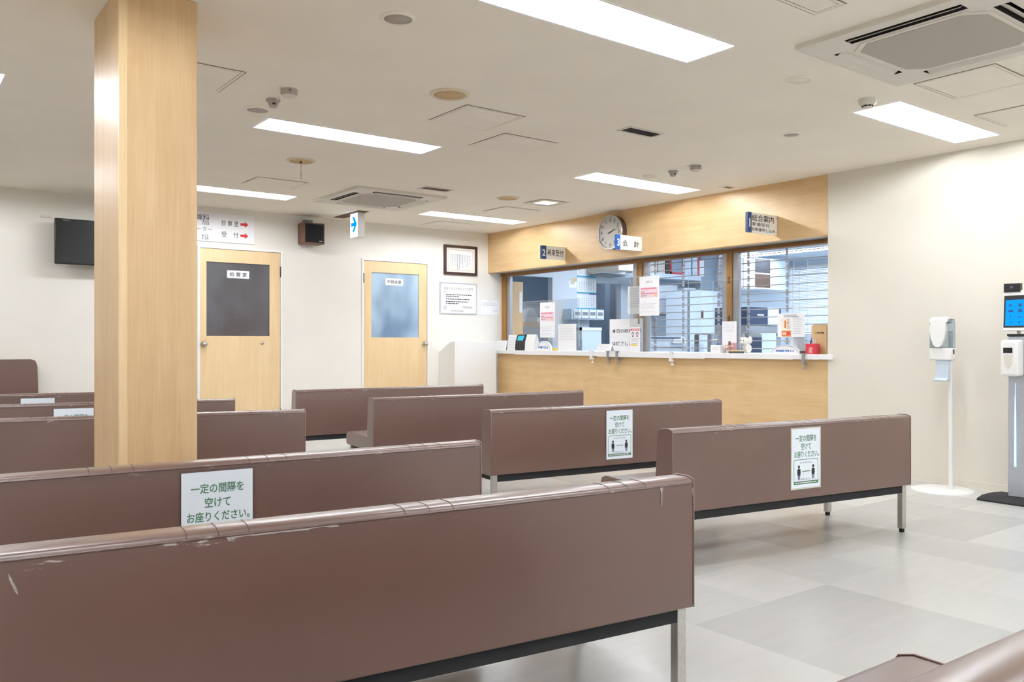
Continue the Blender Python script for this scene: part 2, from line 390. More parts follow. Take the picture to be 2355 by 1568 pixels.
def empty(name, loc=(0, 0, 0), rot=(0, 0, 0)):
    o = bpy.data.objects.new(name, None); COL.objects.link(o); o.location = loc; o.rotation_euler = rot; o.empty_display_size = 0.05
    return o
def tag(o, label, cat, group=None, kind=None):
    if label: o['label'] = label
    if cat: o['category'] = cat
    if group: o['group'] = group
    if kind: o['kind'] = kind
    return o
def struct(o, label=None):
    o['kind'] = 'structure'
    if label: o['label'] = label
    return o

# ------------------------------------------------------------------ dimensions of the room
CE = 2.555               # ceiling height
XE = 6.58                # east wall / reception front
YB = 9.195               # back wall
XW, YS = -3.2, -4.2      # west wall, south wall (behind the camera)
YR = 4.135               # where the reception opening begins
XG = 6.81                # plane of the glazing frame
HB = 2.026               # underside of the wooden header
CT0, CT1 = 0.945, 0.99   # countertop
XO, YO = 13.6, 9.30      # office extents

TX = [(-0.79, 0.565), (2.045, 3.37), (4.94, 6.30)]
TYs = [(-2.72, -2.42), (-0.02, 0.28), (2.62, 2.93), (5.30, 5.60), (7.98, 8.27)]
troffers = [(a, b, c, d) for (a, b) in TX for (c, d) in TYs]
AC = [(3.60, 4.57, 1.47, 2.44), (3.58, 4.57, 7.10, 8.07)]

# ------------------------------------------------------------------ structure
struct(MB().box(XW, YS, -0.05, 14.0, 12.5, 0, 'floor').build('floor'), 'pale grey vinyl tile floor')
cb = MB().holed(XW, XE, YS, YB, troffers + [(a + 0.06, b - 0.06, c + 0.06, d - 0.06) for a, b, c, d in AC], CE, 'ceil')
cb.box(XW, YS, CE + 0.30, XE, YB, CE + 0.32, 'ceil')
struct(cb.build('ceiling'), 'cream painted ceiling')
# back wall with two door openings
D1 = (2.755, 3.70, 2.135); D2 = (4.70, 5.645, 2.115)
def wall_back():
    m = MB(); xs = [XW, D1[0], D1[1], D2[0], D2[1], XG + 0.02]
    m.box(xs[0], YB, 0, xs[1], YB + 0.1, CE, 'wall'); m.box(xs[2], YB, 0, xs[3], YB + 0.1, CE, 'wall'); m.box(xs[4], YB, 0, xs[5], YB + 0.1, CE, 'wall')
    m.box(D1[0], YB, D1[2], D1[1], YB + 0.1, CE, 'wall'); m.box(D2[0], YB, D2[2], D2[1], YB + 0.1, CE, 'wall')
    return m
struct(wall_back().build('wall_back'), 'cream back wall with two doors')
struct(MB().box(XE, YS, 0, XE + 0.12, YR, CE + 0.3, 'wall_e').build('wall_right'), 'plain cream wall right of the reception')
struct(MB().box(XW - 0.1, YS, 0, XW, YB, CE, 'wall').build('wall_left'))
fw = MB()   # unseen front wall, window openings added to let in sky fill light
for a, b in ((XW, -2.9), (-0.75, -0.55), (1.6, 1.8), (3.95, 4.15), (6.3, XE)): fw.box(a, YS - 0.1, 0, b, YS, CE, 'wall')
for a, b in ((-2.9, -0.75), (-0.55, 1.6), (1.8, 3.95), (4.15, 6.3)): fw.box(a, YS - 0.1, 2.3, b, YS, CE, 'wall').box(a, YS - 0.1, 0, b, YS, 0.25, 'wall').box(a, YS - 0.07, 1.2, b, YS - 0.03, 1.24, 'alu')
struct(fw.build('wall_front'))
struct(MB().box(XE - 0.008, YS, 0, XE, YR - 0.02, 0.055, 'wall_e').build('baseboard_right'), 'low cream skirting along the right wall')
bbm = MB()
for a, b in ((XW, D1[0] - 0.01), (D1[1] + 0.01, D2[0] - 0.01), (D2[1] + 0.01, 5.78)): bbm.box(a, YB - 0.008, 0, b, YB, 0.055, 'wall')
struct(bbm.build('baseboard_back'))

# doors
def door(name, D, hinge_right, glass, plate, gx, label):
    x0, x1, zt = D; r = empty(name, ((x0 + x1) / 2, YB, 0)); struct(r, label)
    hw = (x1 - x0) / 2; f = MB(); t = 0.022
    f.box(-hw, -0.012, 0, -hw + t, 0.06, zt, 'white'); f.box(hw - t, -0.012, 0, hw, 0.06, zt, 'white'); f.box(-hw + t, -0.012, zt - t, hw - t, 0.06, zt, 'white')
    f.build('door_frame', r)
    g0, g1, gz0, gz1 = gx; X = (x0 + x1) / 2; g0 -= X; g1 -= X
    l = MB(); a, b, z1 = -hw + t + 0.003, hw - t - 0.003, zt - t - 0.003
    l.box(a, 0.002, 0.008, g0, 0.038, z1, 'maple_door'); l.box(g1, 0.002, 0.008, b, 0.038, z1, 'maple_door')
    l.box(g0, 0.002, 0.008, g1, 0.038, gz0, 'maple_door'); l.box(g0, 0.002, gz1, g1, 0.038, z1, 'maple_door')
    leaf = l.build('door_leaf', r)
    g = MB().box(g0, 0.016, gz0, g1, 0.024, gz1, glass).build('glass_panel', r)
    s = 1 if hinge_right else -1
    k = MB(); kx = -s * (hw - 0.065); kz = 1.075
    k.lathe([(0.030, -0.002), (0.030, -0.006), (0.012, -0.010), (0.011, -0.028), (0.026, -0.038), (0.030, -0.052), (0.024, -0.062), (1e-6, -0.066)], (kx, 0.004, kz), 'knob', 24, 'y')
    k.build('door_knob', r)
    for hz in ((zt - 0.24, 0.28, ) if hinge_right else (zt - 0.24, 0.28)):
        MB().tube([(s * (hw - t - 0.001), -0.008, hz - 0.06), (s * (hw - t - 0.001), -0.008, hz + 0.06)], 0.008, 'greydark').build('hinge', r)
    px, pz, pw, ph, txt = plate; px -= X
    p = MB().box(px - pw / 2, 0.012, pz - ph / 2, px + pw / 2, 0.016, pz + ph / 2, 'paper')
    p.text(txt, px, pz, pw * 0.78, ph * 0.55, 'ink', y=0.0112, bold=0.012)
    p.build('name_plate', r)
    return r
d1 = door('door_1', D1, True, 'glass_dark', ((atY(523, 629, YB)[0] + atY(574, 629, YB)[0]) / 2, 1.843, 0.245, 0.085, '処 置 室'), (2.851, 3.553, 1.166, 1.968), 'maple door with dark glass marked treatment room')
MB().lathe([(0.016, 0.003), (0.016, -0.004), (0.006, -0.005), (1e-6, -0.005)], (0.24, 0, 1.085), 'knob', 16, 'y').build('keyhole_cover', d1)
d2 = door('door_2', D2, False, 'glass_blue', ((atY(887, 650, YB)[0] + atY(929, 650, YB)[0]) / 2, 1.845, 0.25, 0.085, '中待合室'), (4.832, 5.505, 1.155, 1.952), 'maple door with pale blue glass')

# square column
colr = MB()
c0, c1, e0, e1 = 0.793, 1.103, 3.68, 4.17
ch = 0.022
pts = [(c0 + 0.006, e0), (c1 - 0.006, e0), (c1, e0 + 0.006), (c1, e1), (c0, e1), (c0, e0 + 0.006)]
colr.prism(pts[::-1], 'z', 0, CE - 0.002, 'maple_v')
col = tag(colr.build('column'), 'square maple-veneered column standing floor to ceiling between the benches', 'column')
MB().box(c0 - 0.0015, e0 - 0.0015, 0, c0 + 0.03, e0 + 0.02, CE - 0.003, 'maple_door').build('corner_strip', col)

# wooden header above the reception
hd = MB().box(XE, YR, HB, XE + 0.10, YB - .001, CE - .001, 'maple_h')
hd.box(XE + 0.10, YR, HB, XG - 0.021, YB - .001, HB + 0.02, 'greymid')
head = tag(hd.build('header_panel'), 'long maple-veneered bulkhead above the reception windows', 'panel')
MB().box(XE - 0.004, YR, HB, XE + 0.02, YR + 0.03, CE, 'maple_v').build('edge_trim', head)

# reception counter
cr = empty('reception_counter', (XE, (YR + YB) / 2, 0))
tag(cr, 'long maple-fronted reception counter with a white worktop', 'counter')
hy = (YB - YR) / 2
MB().box(0.02, -hy, 0.06, 0.06, hy - 0.19, CT0, 'maple_h').build('front_panel', cr)
MB().box(0.035, -hy, 0, 0.06, hy - 0.19, 0.06, 'greydark').build('plinth', cr)
ct = MB().box(-0.03, -hy - 0.05, CT0, 0.62, hy - 0.16, CT1, 'white'); ct.build('worktop', cr, bev=0.004)
tp = MB(); yy = hy - 0.25
tapes = [(-2.2, -1.1, 0.004), (-1.2, 0.35, 0.012), (0.35, 1.9, 0.006), (-2.45, -2.0, 0.0)]
for a, b, d in tapes: tp.box(-0.032 - d * .1 - .0003 * tapes.index((a, b, d)), a, CT0 - d, -0.0302, b, CT1 - 0.004, 'paper')
tp.build('edge_tape', cr)

# white low cabinet left of the counter
wc = MB().prism([(8.82, 0), (YB - 0.003, 0), (YB - 0.003, 0.975), (9.14, 0.99), (8.98, 1.075), (8.90, 1.105), (8.82, 1.105)], 'x', 5.80, 6.44, 'white')
tag(wc.build('side_cabinet', bev=0.004), 'plain white low cabinet between the inner door and the reception counter', 'cabinet')
tag(MB().box(6.441, 9.045, 0, XE - 0.001, YB - 0.002, 1.0, 'white').build('filler_panel'), 'narrow white filler panel behind the left end of the counter', 'panel')

# glazing frame with mullions
def gf(y0, y1, z0, z1, m, x0=XG, x1=XG + 0.06): return MB().box(x0, y0, z0, x1, y1, z1, m)
ZB = CT1 + 0.002; ZT = 1.988
win = empty('window_1', (0, 0, 0)); struct(win, 'brown timber reception window frame')
gf(YR, YB, ZT, HB + 0.01, 'jamb', XG - 0.02, XG + 0.09).build('top_rail', win)
gf(9.10, YB, ZB, ZT, 'jamb_v').build('jamb', win)
gf(9.03, 9.10, ZB, ZT, 'alu', XG + 0.015, XG + 0.06).build('shutter_guide', win)
for (a, b) in ((6.565, 6.65), (5.335, 5.40)):
    gf(a, b, ZB, ZT, 'jamb_v', XG - 0.005, XG + 0.07).build('mullion', win)
    gf(a - 0.065, a, ZB, ZT, 'alu', XG + 0.01, XG + 0.06).build('shutter_guide', win)
    gf(b, b + 0.065, ZB, ZT, 'alu', XG + 0.01, XG + 0.06).build('shutter_guide', win)
    for zz in (1.33, 1.72): MB().box(XG - 0.012, (a + b) / 2 - 0.012, zz - 0.03, XG - 0.005, (a + b) / 2 + 0.012, zz + 0.03, 'ventbrown').build('latch_plate', win)
gf(YR + 0.001, YR + 0.02, ZB, ZT, 'alu', XG + 0.01, XG + 0.06).build('shutter_guide', win)

# pipe grille shutters in the two right-hand bays
def shutter(y0, y1, links, label):
    r = empty('pipe_shutter', (XG + 0.05, (y0 + y1) / 2, ZB)); yc = (y0 + y1) / 2
    tag(r, label, 'shutter', 'pipe grille shutters closing the reception windows')
    n = 13; dz = (ZT - ZB) / n
    for i in range(n):
        z = dz * (i + 0.55)
        MB().tube([(0.02, y0 - yc, z), (0.02, y1 - yc, z)], 0.0048, 'alu').build('bar', r)
    for ly in links:
        l = MB()
        for i in range(n): l.box(0.010, ly - yc - 0.008, dz * i + 0.01, 0.030, ly - yc + 0.008, dz * (i + 1) - 0.004, 'alu')
        l.build('link_chain', r)
    return r
shutter(5.465, 6.50, (6.43, 6.03, 5.56), 'grey pipe grille shutter behind the middle reception window')
shutter(YR + 0.02, 5.27, (5.19, 4.75), 'grey pipe grille shutter behind the right-hand reception window')

# ------------------------------------------------------------------ ceiling lights
def troffer_proto():
    r = empty('ceiling_light'); hx, hy_ = 0.665, 0.15; d = 0.085
    f = MB().holed(-hx - 0.012, hx + 0.012, -hy_ - 0.012, hy_ + 0.012, [(-hx, hx, -hy_, hy_)], -0.003, 'white')
    for (a, b, c, e) in ((-hx - 0.012, hx + 0.012, -hy_ - 0.012, -hy_ - 0.0115), (-hx - 0.012, hx + 0.012, hy_ + 0.0115, hy_ + 0.012)): f.box(a, c, -0.003, b, e, 0.0, 'white')
    f.build('frame', r)
    t = MB(); y2 = 0.11
    t.quad((-hx, -hy_, 0), (-hx, -y2, d), (-hx, y2, d), (-hx, hy_, 0), 'refl'); t.quad((hx, -hy_, 0), (hx, hy_, 0), (hx, y2, d), (hx, -y2, d), 'refl')
    t.quad((-hx, -hy_, 0), (hx, -hy_, 0), (hx, -y2, d), (-hx, -y2, d), 'refl'); t.quad((-hx, hy_, 0), (-hx, y2, d), (hx, y2, d), (hx, hy_, 0), 'refl')
    t.quad((-hx, -y2, d), (hx, -y2, d), (hx, y2, d), (-hx, y2, d), 'refl')
    t.build('reflector', r)
    for s in (-1, 1):
        MB().tube([(-0.60, s * 0.045, 0.028), (0.60, s * 0.045, 0.028)], 0.014, 'tube', 10).build('tube', r)
    return r
def children(o): return [c for c in bpy.data.objects if c.parent == o]
def dup(r):
    n = r.copy(); COL.objects.link(n)
    for c in children(r):
        k = c.copy(); COL.objects.link(k); k.parent = n
        for g in children(c):
            q = g.copy(); COL.objects.link(q); q.parent = k
    return n
tproto = troffer_proto(); first = True
TL = {(1, 2): 'large recessed strip light cut by the top edge of the view', (1, 3): 'recessed strip light nearest the column on its right, by the ceiling sensors',
      (1, 4): 'recessed strip light above the direction sign and treatment room door', (2, 2): 'recessed strip light at the right next to the round smoke detector',
      (2, 3): 'recessed strip light in front of the wooden header near the clock', (2, 4): 'recessed strip light in front of the framed certificate wall',
      (0, 3): 'recessed strip light whose end just shows at the left edge'}
for i, (a, b) in enumerate(TX):
    for j, (c, d) in enumerate(TYs):
        o = tproto if first else dup(tproto); first = False
        o.location = ((a + b) / 2, (c + d) / 2, CE); o.scale = ((b - a) / 1.33, (d - c) / 0.30, 1)
        tag(o, TL.get((i, j), 'recessed strip light outside the photo, above the camera side or far left of the room'), 'ceiling light', 'recessed strip lights in the waiting room ceiling')

# ------------------------------------------------------------------ cassette air conditioners
def cassette(x0, x1, y0, y1, label):
    X, Y = (x0 + x1) / 2, (y0 + y1) / 2; h = (x1 - x0) / 2
    r = empty('ceiling_air_conditioner', (X, Y, CE)); tag(r, label, 'air conditioner', 'four-way cassette air conditioners')
    sl = 0.27; so0, so1 = h - 0.145, h - 0.075
    holes = [(-sl, sl, so0, so1), (-sl, sl, -so1, -so0), (so0, so1, -sl, sl), (-so1, -so0, -sl, sl)]
    p = MB().holed(-h, h, -h, h, holes, -0.022, 'offwhite')
    for a in (-1, 1):
        p.box(-h, a * h - 0.001, -0.022, h, a * h + 0.001, 0, 'offwhite'); p.box(a * h - 0.001, -h, -0.022, a * h + 0.001, h, 0, 'offwhite')
    p.build('panel', r)
    c = MB()
    for hh in holes:
        c.box(hh[0], hh[2], 0.03, hh[1], hh[3], 0.032, 'dark')
        c.quad((hh[0], hh[2], -0.021), (hh[1], hh[2], -0.021), (hh[1], hh[2], 0.03), (hh[0], hh[2], 0.03), 'dark')
        c.quad((hh[0], hh[3], -0.021), (hh[1], hh[3], -0.021), (hh[1], hh[3], 0.03), (hh[0], hh[3], 0.03), 'dark')
        c.quad((hh[0], hh[2], -0.021), (hh[0], hh[3], -0.021), (hh[0], hh[3], 0.03), (hh[0], hh[2], 0.03), 'dark')
        c.quad((hh[1], hh[2], -0.021), (hh[1], hh[3], -0.021), (hh[1], hh[3], 0.03), (hh[1], hh[2], 0.03), 'dark')
    c.build('air_outlet', r)
    for k in range(4):
        a = k * PI / 2
        f = MB().add([(-sl + .01, -so0 - 0.004, 0.0), (sl - .01, -so0 - 0.004, 0.0), (sl - .01, -so1 + 0.014, -0.030), (-sl + .01, -so1 + 0.014, -0.030),
                      (-sl + .01, -so0 - 0.004, 0.004), (sl - .01, -so0 - 0.004, 0.004), (sl - .01, -so1 + 0.014, -0.026), (-sl + .01, -so1 + 0.014, -0.026)],
                     [(0, 1, 2, 3), (7, 6, 5, 4), (0, 4, 5, 1), (1, 5, 6, 2), (2, 6, 7, 3), (3, 7, 4, 0)], 'offwhite')
        f.build('flap', r, rot=(0, 0, a))
    g = h - 0.165; cc = 0.085
    oct_ = [(-g + cc, -g), (g - cc, -g), (g, -g + cc), (g, g - cc), (g - cc, g), (-g + cc, g), (-g, g - cc), (-g, -g + cc)]
    MB().prism(oct_, 'z', -0.027, -0.022, 'offwhite').build('grille_frame', r)
    g2 = [(x * 0.93, y * 0.93) for x, y in oct_]
    gm = MB().prism(g2, 'z', -0.029, -0.027, 'acgrille'); gm.build('intake_grille', r)
    return r
cassette(*AC[0], 'large four-way ceiling air conditioner at the upper right')
cassette(*AC[1], 'four-way ceiling air conditioner in front of the exit arrow sign')

# ------------------------------------------------------------------ ceiling fittings
def hatch(c, label, dark=False):
    x0, x1, y0, y1 = c; X, Y = (x0 + x1) / 2, (y0 + y1) / 2; a, b = (x1 - x0) / 2, (y1 - y0) / 2
    r = empty('access_hatch', (X, Y, CE)); tag(r, label, 'ceiling hatch', 'square access hatches in the ceiling')
    MB().holed(-a, a, -b, b, [(-a + 0.006, a - 0.006, -b + 0.006, b - 0.006)], -0.0015, 'gap').build('gap_line', r)
    f = MB().holed(-a + .006, a - .006, -b + .006, b - .006, [(-a + 0.022, a - 0.022, -b + 0.022, b - 0.022)], -0.003, 'ceil_panel')
    f.build('frame', r)
    g = MB().holed(-a + .022, a - .022, -b + .022, b - .022, [(-a + 0.026, a - 0.026, -b + 0.026, b - 0.026)], -0.0015, 'gap')
    g.box(-a + .026, -b + .026, -0.003, a - .026, b - .026, -0.0005, 'ceil_panel'); g.build('lid', r)
hatch((2.89, 3.35, 4.26, 4.71), 'ceiling hatch with dark gaps right of the round speaker mesh')
hatch((3.495, 3.98, 4.68, 5.13), 'ceiling hatch directly behind the dark-edged one, near mid-ceiling')
hatch((2.68, 3.16, 7.23, 7.64), 'ceiling hatch between the corded ceiling fitting and the far left strip light')
hatch((5.39, 5.87, 7.21, 7.62), 'ceiling hatch behind the far round speaker near the header')
hatch((5.40, 5.90, 8.55, 9.02), 'ceiling hatch closest to the back wall above the certificate')
hatch((1.13, 1.60, 4.47, 4.93), 'ceiling hatch just right of the wooden column')
hatch((4.66, 5.16, 1.96, 2.40), 'ceiling hatch touching the corner of the large air conditioner')
hatch((5.62, 6.1, 2.0, 2.50), 'ceiling hatch cut by the right edge of the view')
hatch((2.87, 3.33, 2.0, 2.16), 'small ceiling hatch at the top edge above the large air conditioner')

def vent(x0, x1, y0, y1, label, m='dark'):
    X, Y = (x0 + x1) / 2, (y0 + y1) / 2; a, b = (x1 - x0) / 2, (y1 - y0) / 2
    r = empty('slot_vent', (X, Y, CE)); tag(r, label, 'vent', 'slot vents in the ceiling')
    f = MB().holed(-a, a, -b, b, [(-a + .02, a - .02, -b + .022, b - .022)], -0.004, 'offwhite')
    for s in (-1, 1):
        f.box(-a, s * b - .0008, -0.004, a, s * b + .0008, 0, 'offwhite'); f.box(s * a - .0008, -b, -0.004, s * a + .0008, b, 0, 'offwhite')
    f.build('frame', r)
    MB().box(-a + .02, -b + .022, -0.0012, a - .02, b - .022, -0.0004, m).build('grille', r)
vent(4.06, 4.40, 4.02, 4.16, 'dark slot vent in the middle of the ceiling, the nearer one')
vent(4.09, 4.415, 6.72, 6.87, 'brown slot vent beside the far ceiling air conditioner', 'ventbrown')

def disc(px, py, rad, label, name='ceiling_speaker', mesh='beigemesh', ring='beigering', group=None, cord=False, cat='speaker'):
    p = atz(px, py, CE); r = empty(name, p); tag(r, label, cat, group)
    MB().lathe([(rad, 0), (rad, -0.004), (rad * 0.94, -0.009), (rad * 0.80, -0.010), (rad * 0.78, -0.004)], (0, 0, 0), ring, 40).build('ring', r)
    MB().lathe([(rad * 0.8, -0.003), (rad * 0.8, -0.0055), (1e-6, -0.0065)], (0, 0, 0), mesh, 40).build('mesh_cover', r)
    if cord:
        MB().tube([(0, 0, -0.005), (0, 0, -0.10), (0.004, 0.0, -0.12), (0.006, 0, -0.14), (0.0, 0, -0.15), (-0.006, 0, -0.14), (-0.003, 0, -0.12), (0, 0, -0.10)], 0.0015, 'brownbox', 6).build('cord', r)
        MB().box(-0.008, -0.004, -0.02, 0.008, 0.004, 0, 'brownbox').build('hook', r)
    return r
disc(1034, 216, 0.118, 'large round yellowed speaker mesh in mid-ceiling', group='round ceiling speakers')
disc(1168, 455, 0.115, 'small-looking far round speaker mesh near the square ceiling lamp', group='round ceiling speakers')
disc(692, 369, 0.115, 'round speaker mesh with a cord hanging from its centre', group='round ceiling speakers', cord=True)
disc(915, 41, 0.080, 'round grey-centred fitting at the top edge left of the large strip light', 'ceiling_fitting', 'acgrille', 'ceil_panel', 'round flush ceiling fittings', cat='fitting')
disc(592, 251, 0.080, 'round grey-centred fitting beside the two sensors near the column', 'ceiling_fitting', 'acgrille', 'ceil_panel', 'round flush ceiling fittings', cat='fitting')
disc(1496, 404, 0.065, 'small round flush fitting left of the far sensor pair', 'ceiling_fitting', 'ceil_panel', 'ceil_panel', 'round flush ceiling fittings', cat='fitting')
disc(1820, 308, 0.065, 'small round flush fitting alone above the header right end', 'ceiling_fitting', 'acgrille', 'ceil_panel', 'round flush ceiling fittings', cat='fitting')
disc(1838, 183, 0.075, 'faint round cover plate flush in the ceiling below the large air conditioner', 'ceiling_fitting', 'ceil', 'ceil', 'round flush ceiling fittings', cat='fitting')

def sensor(px, py, kind, label):
    p = atz(px, py, CE); r = empty('ceiling_sensor' if kind != 'smoke' else 'smoke_detector', p); tag(r, label, 'sensor', 'sensors on the ceiling')
    if kind == 'drum':
        MB().lathe([(0.048, 0), (0.048, -0.030), (0.044, -0.036)], (0, 0, 0), 'sensorgrey', 32).build('base', r)
        MB().lathe([(0.044, -0.035), (0.036, -0.046), (0.015, -0.050), (1e-6, -0.050)], (0, 0, 0), 'offwhite', 32).build('lens', r)
        MB().box(-0.018, -0.0492, -0.018, -0.011, -0.046, -0.010, 'black').build('window', r)
    elif kind == 'cam':
        MB().lathe([(0.042, 0), (0.042, -0.012), (0.030, -0.022), (0.026, -0.040), (0.018, -0.048), (1e-6, -0.049)], (0, 0, 0), 'sensorgrey', 32).build('base', r)
        MB().box(-0.014, -0.031, -0.036, 0.004, -0.022, -0.026, 'black').build('window', r)
        MB().box(0.006, -0.043, -0.010, 0.014, -0.030, -0.003, 'white').build('indicator', r)
    else:
        MB().lathe([(0.052, 0), (0.052, -0.014), (0.050, -0.016), (0.050, -0.026), (0.036, -0.040)], (0, 0, 0), 'offwhite', 36).build('base', r)
        m = MB()
        for k in range(8):
            a = k * PI / 4 + .2; m.box(-0.009, -0.031, -0.047, 0.009, -0.028, -0.040, 'dark')
            m.v[-8:] = [tuple(Matrix.Rotation(a, 3, 'Z') @ Vector(v)) for v in m.v[-8:]]
        m.build('smoke_slots', r)
        MB().lathe([(0.028, -0.038), (0.028, -0.048), (0.022, -0.053), (1e-6, -0.054)], (0, 0, 0), 'offwhite', 32).build('cap', r)
sensor(665, 206, 'drum', 'grey drum-shaped ceiling sensor near the column, right one of its pair')
sensor(628, 229, 'cam', 'stepped grey ceiling sensor near the column, left one of its pair')
sensor(1600, 381, 'drum', 'grey drum-shaped ceiling sensor near the wooden header')
sensor(1548, 393, 'cam', 'stepped grey ceiling sensor near the wooden header')
sensor(1995, 228, 'smoke', 'round white smoke detector overlapping the right strip light')

sq = empty('square_downlight', (5.59, 6.77, CE)); tag(sq, 'square ceiling lamp with a softly lit panel near the wooden header', 'ceiling light')
MB().holed(-.18, .18, -.17, .17, [(-.12, .12, -.11, .11)], -0.006, 'offwhite').build('frame', sq)
MB().holed(-.12, .12, -.11, .11, [(-.10, .10, -.09, .09)], -0.003, 'gap').build('gap_line', sq)
MB().box(-.10, -.09, -0.006, .10, .09, -0.001, 'dimbulb').build('diffuser', sq)
q = atz(1675, 430, CE)
sc_ = empty('junction_cover', (q[0], q[1], CE)); tag(sc_, 'tiny square cover plate on the ceiling right above the wooden header', 'cover plate')
MB().box(-.10, -.06, -.004, .10, .06, 0, 'ceil_panel').build('cover', sc_)
MB().box(-.05, -.03, -.006, .05, .03, -.004, 'gap').build('slot', sc_)

# exit guide sign
ex = empty('exit_sign', (4.33, 8.62, CE)); tag(ex, 'lit white exit guide sign with a blue arrow hanging from the ceiling', 'sign')
MB().box(-0.065, -0.20, -0.005, 0.065, 0.43, 0, 'ventbrown').build('ceiling_plate', ex)
MB().box(-0.035, -0.12, -0.285, 0.055, 0.06, -0.005, 'white').build('housing', ex, bev=0.004)
fr = MB().rect(-0.088, -0.278, 0.088, -0.012, 'exitpanel', y=-0.0362)
fr.add([(x, -.0372, z - .135) for x, z in ((-.066, -.02), (.034, -.02), (.034, .02), (-.066, .02))], [(0, 1, 2, 3)], 'exitink')
fr.add([(x, -.0372, z - .135) for x, z in ((-.034, .085), (.010, .085), (.074, .0), (.010, -.085), (-.034, -.085), (.020, .0))], [(0, 5, 2, 1), (5, 4, 3, 2)], 'exitink')
fr.text('出口', -0.055, -0.25, 0.05, 0.028, 'exitink', y=-0.0372)
fr.build('lit_face', ex, loc=(0, -0.03, 0), rot=(0, 0, -PI / 2))

# ------------------------------------------------------------------ things on the back wall
def flat(name, label, cat, X, Z, wd, ht, group=None, th=0.003, base='paper', y=YB, draw=None, rz=0.0):
    m = MB().box(-wd / 2, -0.0005, -ht / 2, wd / 2, th, ht / 2, base)
    if draw: draw(m)
    return tag(m.build(name, loc=(X, y - th - 0.001, Z), rot=(0, 0, rz)), label, cat, group)
def lines(m, x0, x1, zs, mat='ink_grey', h=0.004, gap=0.006, seed=1, y=-0.0008):
    rnd = random.Random(seed)
    for z in zs:
        x = x0; end = x1 - rnd.random() * (x1 - x0) * 0.25
        while x < end:
            wd = min(end - x, h * (0.7 + rnd.random() * 1.6))
            m.rect(x, z - h / 2, x + wd, z + h / 2, mat, y); x += wd + gap * (0.3 + rnd.random() * 0.5)
# direction sign
def d_sign(m):
    t = lambda s, px, py, wd, ht, mat='ink': m.text(s, atY(px, py, YB)[0] - SX, atY(px, py, YB)[2] - SZ, wd, ht, mat, bold=0.006)
    t('放射線科', 449, 498, 0.29, 0.065); t('薬  局', 457, 510, 0.21, 0.062, 'ink_grey'); t('エレベーター', 450, 525, 0.34, 0.050, 'ink_grey'); t('階  段', 457, 544, 0.21, 0.062, 'ink_grey')
    t('診 察 室', 528, 514, 0.185, 0.062); t('受    付', 528, 540, 0.185, 0.062)
    for py in (517, 543):
        c = atY(561, py, YB); cx, cz = c[0] - SX, c[2] - SZ
        m.add([(cx - .045, -.001, cz - .014), (cx + .005, -.001, cz - .014), (cx + .005, -.001, cz - .032), (cx + .045, -.001, cz), (cx + .005, -.001, cz + .032), (cx + .005, -.001, cz + .014), (cx - .045, -.001, cz + .014)], [(0, 1, 2, 3, 4, 5, 6)], 'red')
SX, SZ = 2.80, 2.34
flat('direction_sign', 'white direction sign with two red arrows above the treatment room door', 'sign', SX, SZ, 1.14, 0.31, th=0.012, draw=d_sign)
# framed certificate
cxx, czz = (atY(1019, 0, YB)[0] + atY(1096, 0, YB)[0]) / 2, 2.17
cf = empty('framed_certificate', (cxx, YB, czz)); tag(cf, 'certificate in a dark wooden frame hanging right of the inner waiting room door', 'picture frame')
f = MB(); W_, H_ = 0.26, 0.193; t = 0.034
f.box(-W_, -0.03, -H_, -W_ + t, -0.003, H_, 'frame_dark'); f.box(W_ - t, -0.03, -H_, W_, -0.003, H_, 'frame_dark')
f.box(-W_ + t, -0.03, -H_, W_ - t, -0.003, -H_ + t, 'frame_dark'); f.box(-W_ + t, -0.03, H_ - t, W_ - t, -0.003, H_, 'frame_dark')
f.build('frame', cf, bev=0.003)
c = MB().box(-W_ + t, -0.012, -H_ + t, W_ - t, -0.006, H_ - t, 'paper')
for (a, b, d, e) in ((-.20, .128, .20, .136), (-.20, -.136, .20, -.128), (-.20, -.128, -.192, .128), (.192, -.128, .20, .128)): c.rect(a, b, d, e, 'gold', -0.0128)
c.text('感謝状', 0.14, 0.03, 0.02, 0.001, 'ink', y=-0.0130) if False else None
for k, ch_ in enumerate('感謝状'): c.text(ch_, 0.145, 0.055 - k * 0.045, 0.022, 0.024, 'ink', y=-0.0130)
for i in range(11):
    x = 0.105 - i * 0.026; L_ = (0.16, 0.14, 0.10, 0.17, 0.12, 0.19, 0.2, 0.15, 0.1, 0.14, 0.13)[i]; zz = 0.075
    while zz > 0.075 - L_: c.rect(x, zz - 0.008, x + 0.009, zz, 'ink' if i in (5, 6) else 'ink_grey', -0.0130); zz -= 0.0115
c.build('certificate', cf)
MB().tube([(-0.09, -0.006, H_), (0, -0.006, H_ + 0.10), (0.09, -0.006, H_)], 0.0012, 'gold', 5).build('hanging_cord', cf)
# notices
def d_three(m):
    m.rect(-.27, -.185, .27, .185, 'paper', -.0006)
    m.text('患者さんのための３つの宣言', 0, 0.125, 0.46, 0.040, 'ink_grey')
    m.text('病院では', -0.20, 0.078, 0.07, 0.016, 'ink')
    for k, z in enumerate((0.045, 0.022, -0.012, -0.045, -0.070)): lines(m, -0.20, 0.235 if k not in (1, 4) else 0.02, [z], 'ink', 0.012, 0.009, 3 + k)
    lines(m, 0.06, 0.24, [-0.11, -0.125], 'ink_grey', 0.009, 0.009, 9); lines(m, -0.12, 0.10, [-0.165], 'ink_grey', 0.010, 0.012, 12)
    m.lathe([(0.03, -0.0008), (0.024, -0.0012)], (-0.21, 0, -0.125), 'ink_light', 20, 'y')
nX = (5.812 + 6.393) / 2
nt_ = empty('notice_board', (nX, YB, 1.67)); tag(nt_, 'grey-edged white notice below the framed certificate', 'notice')
m = MB()
